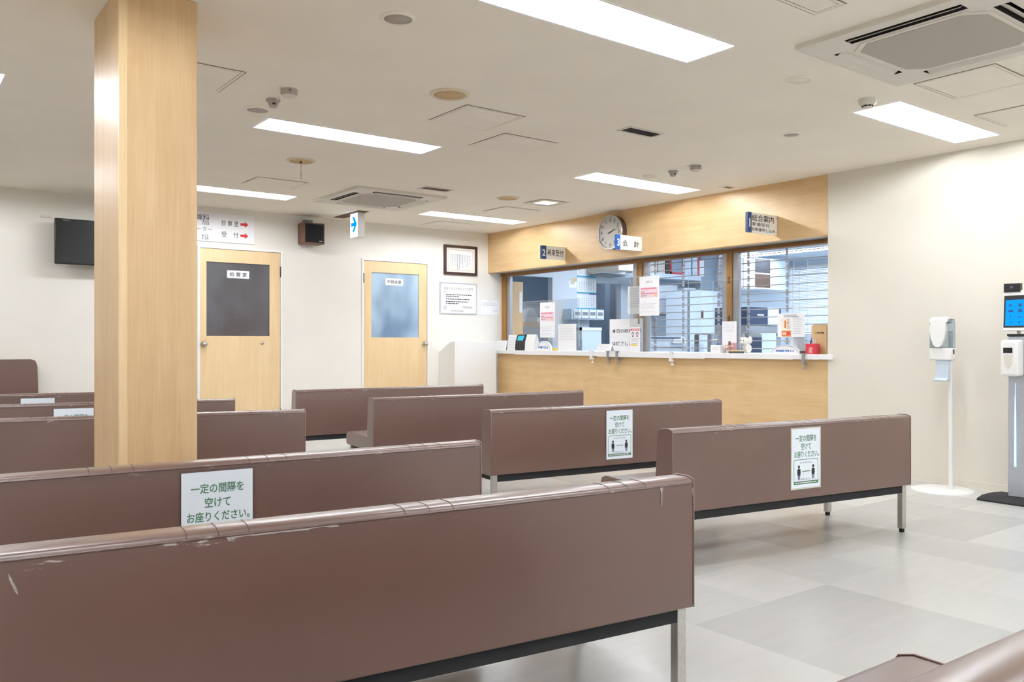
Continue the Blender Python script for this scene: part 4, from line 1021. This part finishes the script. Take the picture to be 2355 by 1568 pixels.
def d_food(m, w, h):
    lines(m, -w * .25, w * .3, [h * .92, h * .85], 'ink_grey', h * .03, .004, 5)
    m.rect(-w * .34, h * .02, -.0, h * .27, 'orange', -.0006); m.rect(-w * .30, h * .10, -w * .18, h * .2, 'pink', -.0009); m.rect(-w * .14, h * .08, -w * .05, h * .22, 'red', -.0009)
    m.rect(-w * .24, h * .38, -w * .17, h * .70, 'orange', -.0009); m.rect(-w * .34, h * .28, -.0, h * .78, 'pinkcream', -.0006)
    lines(m, -w * .14, -w * .02, [h * (.74 - i * .06) for i in range(7)], 'ink', h * .025, .01, 6, y=-.001)
    lines(m, w * .08, w * .4, [h * (.78 - i * .07) for i in range(10)], 'ink_light', h * .022, .004, 7)
M['pinkcream'] = plain('cream_print', (240, 230, 214), 0.6)
sheet('food_poster', 'white poster with an orange food picture at the right reception window', 'poster', 1788, 720, 1851, 775, XA - .02, d_food, foot=False)
sheet('info_sheet', 'pale sheet standing below the food poster', 'notice', 1818, 772, 1850, 808, XA + .02, lambda m, w, h: d_lines(m, w, h, 'ink_light', .9, 8))
# desk calendar, leaflet, terminal at left end
def tent(label, px0, py0, px1, py1, X, name='tent_card', cat='card', draw=None):
    y, wd, z0, z1 = onface(px0, py0, px1, py1, X); h = z1 - ZC
    m = MB().add([(-wd / 2, 0, 0), (wd / 2, 0, 0), (wd / 2, .03, h), (-wd / 2, .03, h), (-wd / 2, .002, 0), (wd / 2, .002, 0), (wd / 2, .032, h), (-wd / 2, .032, h)], [(0, 1, 2, 3), (7, 6, 5, 4), (0, 4, 5, 1), (3, 2, 6, 7), (1, 5, 6, 2), (0, 3, 7, 4)], 'paper')
    m.add([(-wd / 2, .064, 0), (wd / 2, .064, 0), (wd / 2, .032, h), (-wd / 2, .032, h), (-wd / 2, .062, 0), (wd / 2, .062, 0), (wd / 2, .030, h), (-wd / 2, .030, h)], [(0, 3, 2, 1), (4, 5, 6, 7), (0, 1, 5, 4), (1, 2, 6, 5), (0, 4, 7, 3)], 'paper')
    rnd = random.Random(px0)
    for i in range(5):
        t = .8 - i * .15; 
        for k in range(4): m.quad((-wd * .35 + k * wd * .18, .03 * t - .0012, h * t), (-wd * .35 + k * wd * .18 + wd * .1, .03 * t - .0012, h * t), (-wd * .35 + k * wd * .18 + wd * .1, .03 * (t + .03) - .0012, h * (t + .03)), (-wd * .35 + k * wd * .18, .03 * (t + .03) - .0012, h * (t + .03)), 'ink_light')
    return tag(m.build(name, loc=(X, y, ZC), rot=(0, 0, -PI / 2)), label, cat)
tent('desk calendar card at the far left end of the worktop', 1139, 783, 1163, 803, XE + .04, 'desk_calendar', 'calendar')
tent('slanted white leaflet left of the card terminal', 1166, 770, 1184, 803, XE + .05, 'leaflet', 'leaflet')
tent('low white tent card left of the closing board', 1372, 791, 1404, 806, XE + .03)
# payment terminal
y, wd, z0, z1 = onface(1186, 769, 1229, 803, XE + .02); h = z1 - ZC
pt = empty('card_terminal', (XE + .02, y, ZC), (0, 0, -PI / 2)); pt.scale = (1, .5, 1); tag(pt, 'black and white card terminal with a cyan screen on the worktop', 'terminal')
MB().prism([(-.02, 0), (.16, 0), (.16, h * .35), (.12, h * .8), (.09, h), (.06, h), (-.005, h * .55)], 'x', wd * .02, wd * .5, 'white').build('body', pt, bev=.004)
MB().prism([(-.03, 0), (.13, 0), (.13, h * .4), (.10, h * .86), (.06, h * 1.01), (-.012, h * .62), (-.03, h * .3)], 'x', -wd * .48, wd * .02, 'black').build('front_unit', pt, bev=.004)
m = MB(); xa, xb = -wd * .40, -wd * .08; p0, p1 = (-.014, h * .62), (.040, h * .93)
m.add([(xa, p0[0] - .004, p0[1]), (xb, p0[0] - .004, p0[1]), (xb, p1[0] - .004, p1[1]), (xa, p1[0] - .004, p1[1])], [(0, 1, 2, 3)], 'lcdcyan'); m.build('screen', pt)
# rounded desk signs
def dome(px0, px1, py0, py1, X, txt, label):
    y, wd, z0, z1 = onface(px0, py0, px1, py1, X); h = z1 - ZC; n = 20; r = empty('dome_sign', (X, y, ZC), (0, 0, -PI / 2)); tag(r, label, 'sign', 'rounded desk signs on the worktop')
    arc = [(wd / 2 * math.cos(PI * i / n), h * (.12 + .88 * math.sin(PI * i / n))) for i in range(n + 1)]
    MB().prism([(wd / 2, 0)] + arc + [(-wd / 2, 0)], 'y', 0, .03, 'white').build('plate', r)
    m = MB(); pts_ = [(x * .92, -.001, z * .92) for x, z in arc]; m.tube(pts_, .0014, 'blue', 5)
    m.text(txt, 0, h * .33, wd * .66, h * .26, 'blue' if wd < .3 else 'ink_grey', y=-.0012, bold=.02); m.build('lettering', r)
dome(1233, 1266, 784, 804, XE + .06, '時間外受付', 'round-topped white desk sign beside the card terminal')
dome(1773, 1837, 793, 811, XE + .05, '相談窓口', 'wide round-topped white desk sign at the right window')
def cbox(name, label, cat, px0, py0, px1, py1, X, dep, mat, bev=.003, grp=None, txt=None):
    y, wd, z0, z1 = onface(px0, py0, px1, py1, X); h = z1 - ZC
    r = empty(name, (X, y, ZC), (0, 0, -PI / 2)); tag(r, label, cat, grp)
    MB().box(-wd / 2, 0, 0, wd / 2, dep, h, mat).build('box_body', r, bev=bev)
    if txt: MB().text(txt, 0, h * .64, wd * .62, h * .09, 'ink', y=-.001).build('lettering', r)
    return r, wd, h
b_, wd, h = cbox('tissue_box', 'small white box with a pump in front of the middle window', 'box', 1634, 793, 1656, 806, XE + .02, .07, 'paper')
MB().lathe([(.012, h), (.012, h + .012), (.005, h + .016), (.005, h + .022), (1e-6, h + .022)], (0, .04, 0), 'blue', 14).build('cap', b_)
lines_ = MB(); lines(lines_, -wd * .3, wd * .3, [h * .4, h * .6], 'ink_light', .004, .004, 4, y=-.001); lines_.build('print', b_)
# pink decoration
y, wd, z0, z1 = onface(1662, 786, 1690, 808, XE + .03)
dc = empty('pink_ornament', (XE + .03, y, ZC), (0, 0, -PI / 2)); tag(dc, 'dusty pink ornament with dried flowers left of the plush toy', 'ornament')
MB().box(-.01, 0, 0, .06, .05, .10, 'pinkp').build('card_block', dc, bev=.003)
MB().box(.0, -.004, .075, .022, .0, .115, 'brownbox').build('tag', dc)
fl = MB(); rn = random.Random(3)
for i in range(26): fl.ball((-.05 + rn.random() * .09, -.01 + rn.random() * .03, .012 + rn.random() * .07), .007 + rn.random() * .004, rn.choice(['gold', 'toy', 'pinkp', 'brownbox']), seg=8, rings=6)
fl.build('flower_sprig', dc)
# plush dog
y, wd, z0, z1 = onface(1698, 774, 1726, 808, XE + .12)
pd = empty('plush_toy', (XE + .12, y, ZC), (0, 0, -PI / 2)); tag(pd, 'white plush dog sitting on the worktop before the right mullion', 'toy')
bd = MB(); bd.ball((0.015, .03, .045), .042, 'toy', (1, .85, 1.15)); bd.ball((-.03, .0, .015), .016, 'toy', (.8, 1.6, .9)); bd.ball((.05, .0, .015), .016, 'toy', (.8, 1.6, .9)); bd.ball((-.012, .012, .05), .012, 'toy', (1, 1, 2)); bd.build('body', pd)
hd_ = MB(); hd_.ball((0, .01, .115), .042, 'toy', (1, .9, .95)); hd_.ball((-.012, -.028, .102), .020, 'toy', (1.1, 1, .8)); hd_.ball((-.045, .012, .137), .018, 'toy', (1, .5, 1.1)); hd_.ball((.052, .02, .128), .024, 'toy', (1, .5, 1.5)); hd_.build('head', pd)
ey = MB(); ey.ball((-.022, -.026, .12), .0045, 'black', (.8, .6, 1.5), 8, 6); ey.ball((.010, -.028, .12), .0045, 'black', (.8, .6, 1.5), 8, 6); ey.ball((-.014, -.048, .106), .005, 'black', (1, .6, .7), 8, 6); ey.build('face', pd)
tag(MB().box(-.07, 0, 0, .07, .055, .018, 'greydark').box(-.065, .005, .018, .065, .05, .03, 'gold').build('card_tray', loc=(XE + .01, y + .03, ZC), rot=(0, 0, -PI / 2)), 'flat dark tray of cards beside the plush dog', 'tray')
# red pen holder and suggestion box
b_, wd, h = cbox('pen_holder', 'red pen holder left of the wooden suggestion box', 'pen holder', 1852, 790, 1874, 813, XE + .03, .08, 'redplastic')
for k, (x, c_) in enumerate(((-.02, 'navy'), (0.0, 'ltblue'), (.018, 'ltblue'), (-.03, 'brownbox'))): MB().tube([(x, .04, .02), (x + .006, .045, h + .05 - k * .008)], .004, c_, 6).build('pen', b_)
pk = MB(); pk.add([(wd * x, -.001, h * z) for x, z in ((-.12, .1), (.28, .1), (.2, .4), (.3, .55), (.1, .7), (-.1, .62))], [tuple(range(6))], 'pinkp'); pk.build('motif', b_)
y, wd, z0, z1 = onface(1866, 746, 1900, 813, XE + .13); h = z1 - ZC
sb = empty('suggestion_box', (XE + .13, y, ZC), (0, 0, -PI / 2)); tag(sb, 'light wooden suggestion box against the right end of the worktop', 'box')
MB().prism([(-wd / 2, 0), (wd / 2, 0), (wd / 2, h), (-wd / 2 + .02, h), (-wd / 2, h - .02)], 'y', 0, .12, 'maple_v').build('box_body', sb, bev=.004)
MB().text('ご意見箱', wd * .05, h * .72, wd * .62, h * .07, 'ink', y=-.0012, bold=.01).build('lettering', sb)
tag(MB().box(-.04, 0, 0, .04, .05, .028, 'brownbox').build('pen_tray', loc=(XE + .07, atX(1840, 810, XE + .07)[1], ZC), rot=(0, 0, -PI / 2)), 'low dark tray between the wide dome sign and the red pen holder', 'tray')
# small orange tin on worktop
tag(MB().lathe([(.03, 0), (.03, .03), (.02, .034)], (0, 0, 0), 'yellow', 18).build('tape_roll', loc=(XE + .16, atX(1276, 801, XE + .16)[1], ZC)), 'small yellow tape roll behind the round-topped desk sign', 'tape')
# clamps under the worktop
def clamp(px, mat, label, big=True):
    y = atX(px, 815, XE - .03)[1]; r = empty('screen_clamp', (XE - .03, y, CT0)); tag(r, label, 'clamp', 'clamps holding the acrylic screens to the worktop edge')
    s = 1 if big else .7
    MB().box(-.022, -.03 * s, .046, .01, .03 * s, .056, mat).box(-.022, -.014 * s, -.03, -.004, .014 * s, .046, mat).box(-.022, -.016 * s, -.045, .03, .016 * s, -.028, mat).build('body', r)
    MB().tube([(.012, 0, -.075), (.012, 0, -.004)], .007, mat, 10).lathe([(.018, -.088), (.018, -.074)], (.012, 0, 0), mat, 16).build('screw', r)
clamp(1361, 'white', 'white clamp on the worktop edge left of the closing board'); clamp(1544, 'white', 'white clamp on the worktop edge below the middle window')
clamp(1399, 'alu', 'left small clear clamp below the closing board', False); clamp(1420, 'alu', 'right small clear clamp below the closing board', False); clamp(1849, 'alu', 'small clear clamp below the red pen holder', False)

# ------------------------------------------------------------------ office behind the glass
of = MB().holed(XE + .105, XO, 2.2, YO, [], 2.60, 'offwall'); struct(of.build('ceiling_office'), 'office ceiling')
struct(MB().box(XE + 0.11, 2.1, 0, XO, 2.2, 2.6, 'offwall').build('wall_office_front'))
wo = MB()   # wall at the far side of the office with two doorways
ops = [(6.95, 7.80, 2.03), (8.52, 9.18, 1.99)]
xs_ = [XG + .021, ops[0][0], ops[0][1], ops[1][0], ops[1][1], XO]
for a, b in ((0, 1), (2, 3), (4, 5)): wo.box(xs_[a], YO, 0, xs_[b], YO + .1, 2.6, 'offwall')
for o_ in ops: wo.box(o_[0], YO, o_[2], o_[1], YO + .1, 2.6, 'offwall')
struct(wo.build('wall_office_back'), 'pale office wall with doorways')
struct(MB().box(XO, 2.2, 0, XO + .1, YO, 1.25, 'offwall').box(XO, 2.2, 2.45, XO + .1, YO, 2.6, 'offwall').box(XO, 2.2, 1.25, XO + .1, 5.2, 2.45, 'offwall').build('wall_office_side'))
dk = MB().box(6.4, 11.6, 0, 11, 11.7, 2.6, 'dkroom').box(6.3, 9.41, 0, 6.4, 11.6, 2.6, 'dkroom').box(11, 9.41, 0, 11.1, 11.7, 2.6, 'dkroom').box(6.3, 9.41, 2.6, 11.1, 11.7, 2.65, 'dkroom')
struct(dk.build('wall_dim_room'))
# office lights
def olight(x0, x1, y0, y1, label):
    r = empty('office_light', ((x0 + x1) / 2, (y0 + y1) / 2, 2.598)); tag(r, label, 'ceiling light', 'light strips on the office ceiling')
    a, b = (x1 - x0) / 2, (y1 - y0) / 2
    MB().box(-a - .02, -b - .02, -.01, a + .02, b + .02, 0, 'offcab').build('frame', r); MB().box(-a, -b, -.016, a, b, -.0105, 'offpanel').build('diffuser', r)
olight(11.85, 12.2, 7.45, 9.2, 'office ceiling strip light seen at the top of the right window')
olight(8.3, 8.6, 3.2, 5.6, 'office ceiling strip light nearest the counter, hidden above the header')
olight(8.3, 8.6, 6.2, 8.6, 'office ceiling strip light above the calendar wall')
olight(12.6, 12.9, 3.0, 6.5, 'office ceiling strip light by the outside window')
olight(7.0, 7.9, 10.4, 10.6, 'unseen strip light added to brighten the dim room behind the left doorway')  # added lamp, out of sight, lifts the room past the left doorway
olight(9.2, 9.9, 9.8, 10.0, 'unseen strip light added to brighten the dim room behind the middle doorway')  # second added lamp, for the unlit part behind the middle doorway
olight(9.4, 9.7, 3.4, 7.0, 'office ceiling strip light over the copier and desks')
# window and blind
wn = struct(MB().box(XO + .06, 5.2, 1.25, XO + .08, YO, 2.45, 'daylight').build('window_2'), 'daylit office window')
bl = MB()
for i in range(44):
    z = 1.26 + i * .027
    bl.add([(XO - .03, 5.25, z), (XO - .03, YO - .02, z), (XO - .012, YO - .02, z + .018), (XO - .012, 5.25, z + .018)], [(0, 1, 2, 3)], 'ltblue')
blr = empty('venetian_blind', (0, 0, 0)); tag(blr, 'pale blue venetian blind over the office window', 'blind')
bl.build('slats', blr); MB().box(XO - .05, 5.25, 2.44, XO - .005, YO - .02, 2.48, 'offcab').build('head_rail', blr)
cd = MB()
for yy in (9.1, 8.72, 8.5): cd.box(XO - .034, yy, 1.26, XO - .031, yy + .012, 2.44, 'offcab')
cd.build('ladder_cord', blr)

def obox(name, label, cat, px0, py0, px1, py1, Y, dep, mat, group=None, zfloor=None, parts=None, ztop=None):
    """box whose front (facing the counter side, plane Y) spans the given pixels"""
    a, b = atY(px0, (py0 + py1) / 2, Y), atY(px1, (py0 + py1) / 2, Y); xc = (a[0] + b[0]) / 2
    pc = (px0 + px1) / 2; zt = atY(pc, py0, Y)[2]; zb = atY(pc, py1, Y)[2] if zfloor is None else zfloor
    zt = zt if ztop is None else ztop
    wd = b[0] - a[0]; h = zt - zb
    if parts is None:
        return tag(MB().box(-wd / 2, 0, 0, wd / 2, dep, h, mat).build(name, loc=(xc, Y, zb)), label, cat, group)
    r = empty(name, (xc, Y, zb)); tag(r, label, cat, group); MB().box(-wd / 2, 0, 0, wd / 2, dep, h, mat).build('body', r); parts(r, wd, h, dep); return r
def p_desk(r, w, h, d):
    for a in (-w / 2 + .02, w / 2 - .05):
        for b in (.02, d - .05): MB().box(a, b, -.68, a + .03, b + .03, 0, 'greymid').build('leg', r)
# wooden door leaf and shelf beyond the left doorway
def p_leaf(r, w, h, d): MB().box(w * .22, -.004, h * .78, w * .42, 0, h * .93, 'paper').build('notice', r)
obox('open_door', 'maple door leaf standing open at the left of the office', 'door', 1171, 648, 1203, 810, 9.22, .04, 'maple_v', zfloor=0, parts=p_leaf)
def p_shelf(r, w, h, d):
    pass
obox('wooden_shelf', 'narrow wooden shelf board in the dim room behind the low screen', 'shelf', 1195, 741, 1300, 752, 9.9, .35, 'maple_door')
rn = random.Random(5)
pm = MB()
for k in range(5): pm.add([(rn.uniform(-.1, .1), rn.uniform(-.1, .1), rn.uniform(0, .2)) for _ in range(4)], [(0, 1, 2, 3), (0, 2, 1, 3)], 'paper')
q_ = atY(1222, 741, 10.0); tag(MB().prism([(-.12, 0), (.10, 0), (.13, .10), (.04, .22), (-.06, .20), (-.1, .08)], 'y', 0, .15, 'ltblue').build('plastic_bag', loc=(q_[0], 10.0, q_[2])), 'crumpled pale bag on the wooden shelf in the dim room', 'bag')
q_ = atY(1252, 741, 10.0); tag(MB().lathe([(.05, 0), (.055, .07), (.03, .08)], (0, 0, 0), 'offcab', 16).build('white_tub', loc=(q_[0], 10.1, q_[2])), 'small white tub on the wooden shelf in the dim room', 'tub')
obox('dark_cabinet', 'tall dark blue cabinet edge beside the left doorway', 'cabinet', 1289, 630, 1305, 800, 9.45, .05, 'dkblue', zfloor=0)
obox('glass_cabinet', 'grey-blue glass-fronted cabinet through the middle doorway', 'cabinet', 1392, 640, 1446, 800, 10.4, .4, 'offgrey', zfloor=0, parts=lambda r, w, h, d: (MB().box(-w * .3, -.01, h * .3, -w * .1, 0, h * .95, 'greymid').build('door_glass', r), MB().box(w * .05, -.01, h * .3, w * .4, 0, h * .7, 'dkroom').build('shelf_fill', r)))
# calendars on the office wall
for k, (a, b) in enumerate(((606, 636), (639, 673), (676, 709))):
    p0, p1 = atY(1327, a, YO), atY(1371, b, YO); w_ = p1[0] - p0[0]; h_ = p0[2] - p1[2]
    m = MB().box(-w_ / 2, -.004, 0, w_ / 2, -.001, h_, 'paper'); m.box(-w_ / 2, -.008, -.018, w_ / 2, -.001, 0, 'cyan')
    for i in range(5):
        for j in range(7): m.rect(-w_ * .40 + j * w_ * .12, h_ * (.14 + i * .13), -w_ * .40 + j * w_ * .12 + .018, h_ * (.14 + i * .13) + .016, 'ink_light', -.0048)
    tag(m.build('wall_calendar', loc=((p0[0] + p1[0]) / 2, YO, p1[2])), ['top wall calendar of the hanging column of three', 'middle wall calendar of the hanging column of three', 'bottom wall calendar of the hanging column, above the file pockets'][k], 'calendar', 'calendars hanging on the office wall')
p0, p1 = atY(1308, 645, YO), atY(1326, 662, YO)
m = MB().box(0, -.003, 0, p1[0] - p0[0], -.001, p0[2] - p1[2], 'paper'); m.rect(.03, .05, .11, .13, 'tanbox', -.0035); m.rect(.09, .09, .15, .15, 'gold', -.0038); tag(m.build('wall_map', loc=(p0[0], YO, p1[2])), 'small map sheet on the office wall left of the calendars', 'map')
def p_pock(r, w, h, d):
    for k in range(4):
        pk_ = MB().box(-w / 2 + .03 + k * (w - .04) / 4, -.02, .02, -w / 2 + .01 + (k + 1) * (w - .04) / 4, 0, h * .92, 'offcab').build('pocket', r)
        MB().box(-w / 2 + .045 + k * (w - .04) / 4, -.024, h * .4, -w / 2 - .005 + (k + 1) * (w - .04) / 4, -.0205, h * .72, 'greymid').build('label', pk_)
obox('file_pockets', 'row of four white file pockets below the calendars', 'file holder', 1315, 711, 1389, 735, 9.12, .177, 'ltblue', parts=p_pock)
obox('storage_bin', 'pale blue translucent bin standing below the file pockets', 'bin', 1338, 753, 1383, 800, 8.9, .3, 'ltblue', zfloor=.7, parts=lambda r, w, h, d: MB().box(-w * .5, -.01, h * .93, w * .5, d, h, 'offcab').build('lid', r))
obox('low_drawers', 'white drawer unit under the pale blue bin', 'drawers', 1320, 800, 1400, 810, 8.85, .4, 'offcab', zfloor=0, ztop=.698)
obox('wall_air_conditioner', 'white wall air conditioner above the middle doorway in the office', 'air conditioner', 1387, 606, 1438, 629, 9.0, .298, 'offcab', parts=lambda r, w, h, d: MB().prism([(0, -.0), (.02, -.03), (.28, -.03), (.28, 0)], 'x', -w / 2, w / 2, 'greymid').build('louvre', r))
obox('file_box', 'beige file box with rounded bottom behind the left mullion', 'box', 1423, 602, 1462, 622, 8.6, .695, 'tanbox')
# top shelf with boxes
sh = obox('wall_shelf', 'long pale blue shelf high in the office behind the middle window', 'shelf', 1478, 630, 1612, 641, 8.7, .4, 'ltblue')
ztop_ = atY(1545, 630, 8.7)[2] + .001
def onshelf(px0, px1, py0, mat, label, name='file_box', frame=None, cat='file'):
    a, b = atY(px0, 0, 8.72)[0], atY(px1, 0, 8.72)[0]; h = max(.05, atY((px0 + px1) / 2, py0, 8.72)[2] - ztop_)
    m = MB().box(-(b - a) / 2, 0, 0, (b - a) / 2, .3, h, mat); r = empty(name, ((a + b) / 2, 8.72, ztop_)); m.build('box_body', r)
    if frame:
        f = MB(); W2 = (b - a) / 2
        f.box(-W2, -.01, 0, -W2 + .03, 0, h, frame).box(W2 - .03, -.01, 0, W2, 0, h, frame).box(-W2, -.01, 0, W2, 0, .03, frame); f.build('edge_band', r)
    return tag(r, label, cat, 'files and boxes on the high office shelf')
onshelf(1487, 1511, 596, 'tanbox', 'grey-beige box first from left on the high office shelf')
onshelf(1514, 1529, 597, 'tanbox', 'narrow beige box second from left on the high office shelf')
onshelf(1531, 1539, 597, 'brownbox', 'dark brown file beside the red-edged box on the high shelf')
onshelf(1541, 1572, 594, 'offgrey', 'grey box with red edges on the high office shelf', frame='redplastic')
onshelf(1575, 1589, 590, 'ltblue', 'pale blue upright file right of the red-edged box'); onshelf(1593, 1604, 592, 'ltblue', 'pale blue upright file left of the dark red binder')
onshelf(1605, 1608, 592, 'redplastic', 'thin dark red binder near the right end of the high shelf'); onshelf(1609, 1619, 598, 'paper', 'white file with small marks at the right end of the high shelf')
obox('whiteboard', 'white cupboard door panel behind the pink-block notice', 'cupboard', 1506, 655, 1558, 722, 8.9, .30, 'offcab', parts=lambda r, w, h, d: (MB().box(w * .38, -.006, h * .6, w * .42, 0, h * .64, 'greymid').build('latch', r), MB().box(-w * .5, -.004, h * .49, w * .5, 0, h * .50, 'greymid').build('division', r), MB().box(-w * .5, -.004, -.02, w * .5, d, 0, 'greymid').build('under_trim', r)))
obox('wall_box', 'small pale wall box with marks behind the middle window', 'wall box', 1574, 662, 1600, 694, 8.8, .15, 'ltblue', parts=lambda r, w, h, d: (MB().box(w * .02, -.004, h * .66, w * .16, 0, h * .70, 'greydark').build('mark', r), MB().box(w * .02, -.004, h * .5, w * .16, 0, h * .53, 'greydark').build('mark', r)))
obox('structural_column', 'blue-grey square column in the office behind the middle window', 'column', 1612, 560, 1650, 660, 8.9, .35, 'offgrey', zfloor=0)
obox('tall_locker', 'pale blue locker with a small handle behind the middle window', 'locker', 1585, 668, 1655, 800, 8.2, .45, 'ltblue', zfloor=0, parts=lambda r, w, h, d: (MB().box(-w * .12, -.012, h * .78, -w * .06, 0, h * .84, 'brownbox').build('handle', r), MB().box(-w * .5 - .02, -.006, 0, -w * .5, .012, h, 'dkblue').build('side_edge', r)))
# upper cabinets, printer, devices
def p_cab(r, w, h, d): pass
obox('upper_cabinet', 'white upper cabinet left of the open brown shelves', 'cabinet', 1668, 592, 1735, 662, 8.75, .545, 'offcab', parts=lambda r, w, h, d: MB().box(w * .1, -.004, 0, w * .11, 0, h, 'greymid').build('door_gap', r))
def p_open(r, w, h, d):  # flat dark panels, shade of the openings painted on the front
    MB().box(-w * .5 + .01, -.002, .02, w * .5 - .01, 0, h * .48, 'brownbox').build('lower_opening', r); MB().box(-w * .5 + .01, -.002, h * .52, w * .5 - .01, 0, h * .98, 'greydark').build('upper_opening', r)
obox('open_shelf_unit', 'open shelf unit with brown openings between white upper cabinets', 'shelf unit', 1735.5, 594, 1772, 664, 8.76, .535, 'offcab', parts=p_open)
obox('corner_cabinet', 'pale blue upper cabinet in the office corner by the blind', 'cabinet', 1773, 597, 1811, 667, 8.78, .515, 'ltblue')
def p_copier(r, w, h, d):
    MB().box(w * .1, -.01, h * .02, w * .42, 0, h * .72 if False else h, 'ltblue').build('hanging_sheet', r); MB().box(-w * .2, -.006, h * .55, -w * .02, 0, h * .62, 'paper').build('badge', r)
    lb = MB().box(-w * .5, 0, -r.location.z, w * .5, d, -.002, 'greymid').build('lower_body', r)
    for s_ in (-.4, .06): MB().box(w * s_, -.02, -.13, w * (s_ + .38), 0, -.09, 'greydark').build('paper_tray', lb)
obox('copier', 'dark blue office copier with a pale sheet hanging on it', 'copier', 1717, 707, 1796, 749, 6.6, .5, 'dkblue', parts=p_copier)
obox('office_desk', 'office desk under the copier and screens', 'desk', 1715, 806, 1900, 812, 5.7, .7, 'offcab', zfloor=.68, ztop=.72, parts=p_desk)
def p_mon(r, w, h, d): MB().box(-w * .46, -.008, h * .1, w * .46, 0, h * .92, 'dkblue').build('screen', r)
obox('monitor', 'grey desk monitor with a dark screen low behind the right window', 'monitor', 1722, 768, 1752, 804, 5.75, .05, 'greymid', zfloor=.722, parts=p_mon)
obox('document_stack', 'stack of white papers behind the food poster', 'paper stack', 1748, 764, 1785, 784, 5.9, .25, 'ltblue', zfloor=.722, parts=lambda r, w, h, d: MB().box(-w * .3, -.01, h * .2, w * .1, 0, h * .5, 'greydark').build('clip', r))
def p_prn(r, w, h, d):
    MB().box(-w * .5, -.012, h * .88, w * .36, 0, h * .94, 'dkblue').build('output_slot', r); MB().box(-w * .5, -.012, h * .38, w * .5, 0, h * .41, 'black').build('paper_tray', r)
    MB().box(w * .1, -.03, h * .62, w * .48, 0, h * .86, 'offcab').build('panel', r)
obox('office_desk', 'office desk carrying the wide printer behind the middle window', 'desk', 1478, 802, 1640, 812, 6.98, .8, 'offcab', zfloor=.68, ztop=.72, parts=p_desk)
obox('printer', 'wide pale blue printer behind the middle reception window', 'printer', 1497, 773, 1575, 804, 7.0, .45, 'ltblue', zfloor=.945, parts=p_prn)
obox('printer_stand', 'grey stand under the wide printer', 'stand', 1497, 805, 1575, 810, 7.0, .45, 'greymid', zfloor=.721, ztop=.944)
obox('desk_monitor', 'back of a pale monitor right of the wide printer', 'monitor', 1606, 770, 1627, 802, 6.5, .06, 'ltblue', zfloor=.721, parts=lambda r, w, h, d: MB().box(-w * .5 - .01, -.01, 0, -w * .5, .05, h, 'greydark').build('bezel_edge', r))
obox('desk_tray_stack', 'small grey letter tray stack right of the pale monitor', 'letter tray', 1636, 768, 1650, 802, 6.52, .25, 'greymid', zfloor=.721, parts=lambda r, w, h, d: [MB().box(-w * .55, -.02, h * (k * .25 + .6), w * .55, 0, h * (k * .25 + .62), 'offcab').build('tray', r) for k in range(2)])
obox('office_desk', 'low office desk under the pale monitor', 'desk', 1585, 806, 1660, 812, 6.46, .42, 'offcab', zfloor=.68, ztop=.72, parts=p_desk)
